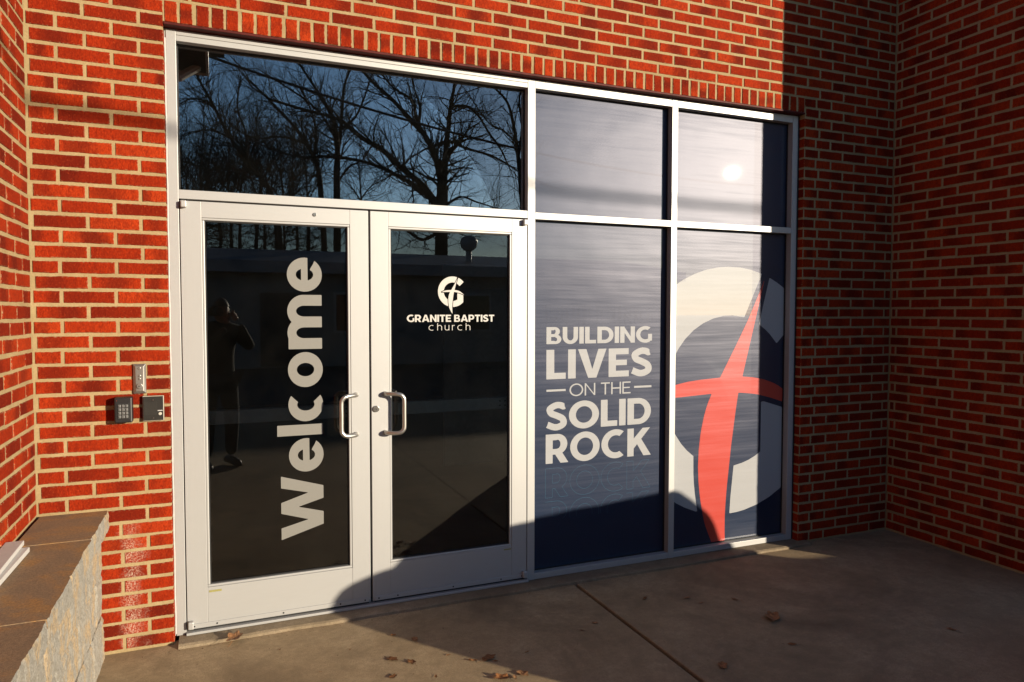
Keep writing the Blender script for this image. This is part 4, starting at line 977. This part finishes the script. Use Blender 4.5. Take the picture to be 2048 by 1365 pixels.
for i in range(nv + 1):
    th = math.pi * i / nv
    for k in range(nh):
        ph = 2 * math.pi * k / nh; s_ = math.sin(th) * math.cos(ph); f_ = math.sin(th) * math.sin(ph); z_ = math.cos(th)
        f2 = f_ * .098 + (.020 if abs(s_) < .2 and f_ > .8 and -.45 < z_ < .1 else 0); wd = .078 * (1 - .22 * max(0, -z_))
        hd.v.append(bp(s_ * wd, .075 + f2, 1.625 + z_ * .122))
for i in range(nv):
    for k in range(nh): hd.f.append((i * nh + k, (i + 1) * nh + k, (i + 1) * nh + (k + 1) % nh, i * nh + (k + 1) % nh))
hd.part('head', MSK, pr, smooth=True)
hr = MB()
for i in range(10):
    th = math.pi * .62 * i / 9
    for k in range(nh):
        ph = 2 * math.pi * k / nh; s_ = math.sin(th) * math.cos(ph); f_ = math.sin(th) * math.sin(ph); z_ = math.cos(th)
        lim = .62 if f_ > .35 else 1; th2 = th * lim; s_ = math.sin(th2) * math.cos(ph); f_ = math.sin(th2) * math.sin(ph); z_ = math.cos(th2)
        w_ = 1.10 + .04 * noise.noise(Vector((s_ * 6, f_ * 6, z_ * 6))); hr.v.append(bp(s_ * .078 * w_, .070 + f_ * .098 * w_, 1.628 + z_ * .126 * w_))
for i in range(9):
    for k in range(nh): hr.f.append((i * nh + k, (i + 1) * nh + k, (i + 1) * nh + (k + 1) % nh, i * nh + (k + 1) % nh))
hr.part('hair', MHA, pr, smooth=True)
for s in (1, -1):       # hands around the camera, five fingers each
    w0 = V[7] if s > 0 else V[10]; wv_ = Vector(w0); tip = Vector(bp(s * .052, .235, camz - .02)) if s > 0 else Vector(bp(-.012, .24, camz - .055))
    wv_ = tip + (wv_ - tip).normalized() * .09
    vs, es, rs = [tuple(wv_), tuple(wv_.lerp(tip, .55)), tuple(tip)], [(0, 1), (1, 2)], [.028, (.036, .022), (.034, .020)]
    for q in range(4):
        a = tip + Vector((0, 0, .024 - .017 * q)) if s > 0 else tip + Vector((sxd, syd, 0)) * (-.026 + .017 * q)
        L_ = (.030, .034, .032, .026)[q]
        k1 = a + (Vector((fx, fy, 0)) * L_ if s > 0 else Vector((fx * .6, fy * .6, .5)) * L_); k2 = k1 + ((Vector((-sxd, -syd, 0)) * .024) if s > 0 else Vector((0, 0, .024)))
        n = len(vs); vs += [tuple(a), tuple(k1), tuple(k2)]; es += [(2, n), (n, n + 1), (n + 1, n + 2)]; rs += [.0095, .009, .0078]
    n = len(vs); th0 = tip + Vector((-s * sxd * .012, -s * syd * .012, .0)) - Vector((fx, fy, 0)) * .03; th1 = th0 + Vector((-s * sxd * .03, -s * syd * .03, .012))
    vs += [tuple(th0), tuple(th1)]; es += [(1, n), (n, n + 1)]; rs += [.011, .009]
    skinned('hand', vs, es, rs, 0, MSK, pr, 1)
for s, i in ((1, 13), (-1, 16)):
    a = Vector(V[i]); m = MB()
    prof = [(-.09, .035, .045), (-.03, .05, .06), (.06, .05, .045), (.14, .045, .03), (.185, .02, .02)]
    pts = [(a.x + fx * f + sxd * s * .02 * f / .18, a.y + fy * f + syd * s * .02 * f / .18, ZP + .002 + h_) for f, w_, h_ in prof]
    m.tube(pts, [.038, .046, .044, .038, .015], 12); m.v = [(x, y, max(z, ZP + .001)) for x, y, z in m.v]; m.part('shoe', MSH, pr, smooth=True)
ph_ = thing('camera_body', 'black camera with zoom lens held by the person', 'camera', (CAM.x, CAM.y, CAM.z))
rot = Matrix(((cr.x, cf.x, cu.x), (cr.y, cf.y, cu.y), (cr.z, cf.z, cu.z)))
def cpart(m, name, mat, bevel=0, smooth=False):
    m.v = [tuple(CAM + rot @ Vector(v)) for v in m.v]; return m.part(name, mat, ph_, bevel, smooth)
MCAM = plain('black camera shell', (.015, .015, .015), .5)
cpart(MB().box(-.070, .070, -.170, -.115, -.050, .035).box(-.028, .028, -.165, -.105, .0352, .060), 'shell', MCAM, .006)
cpart(MB().tube([(0, -.1148, -.005), (0, -.055, -.005), (0, -.012, -.005)], [.036, .036, .040], 24), 'lens_barrel', MCAM)
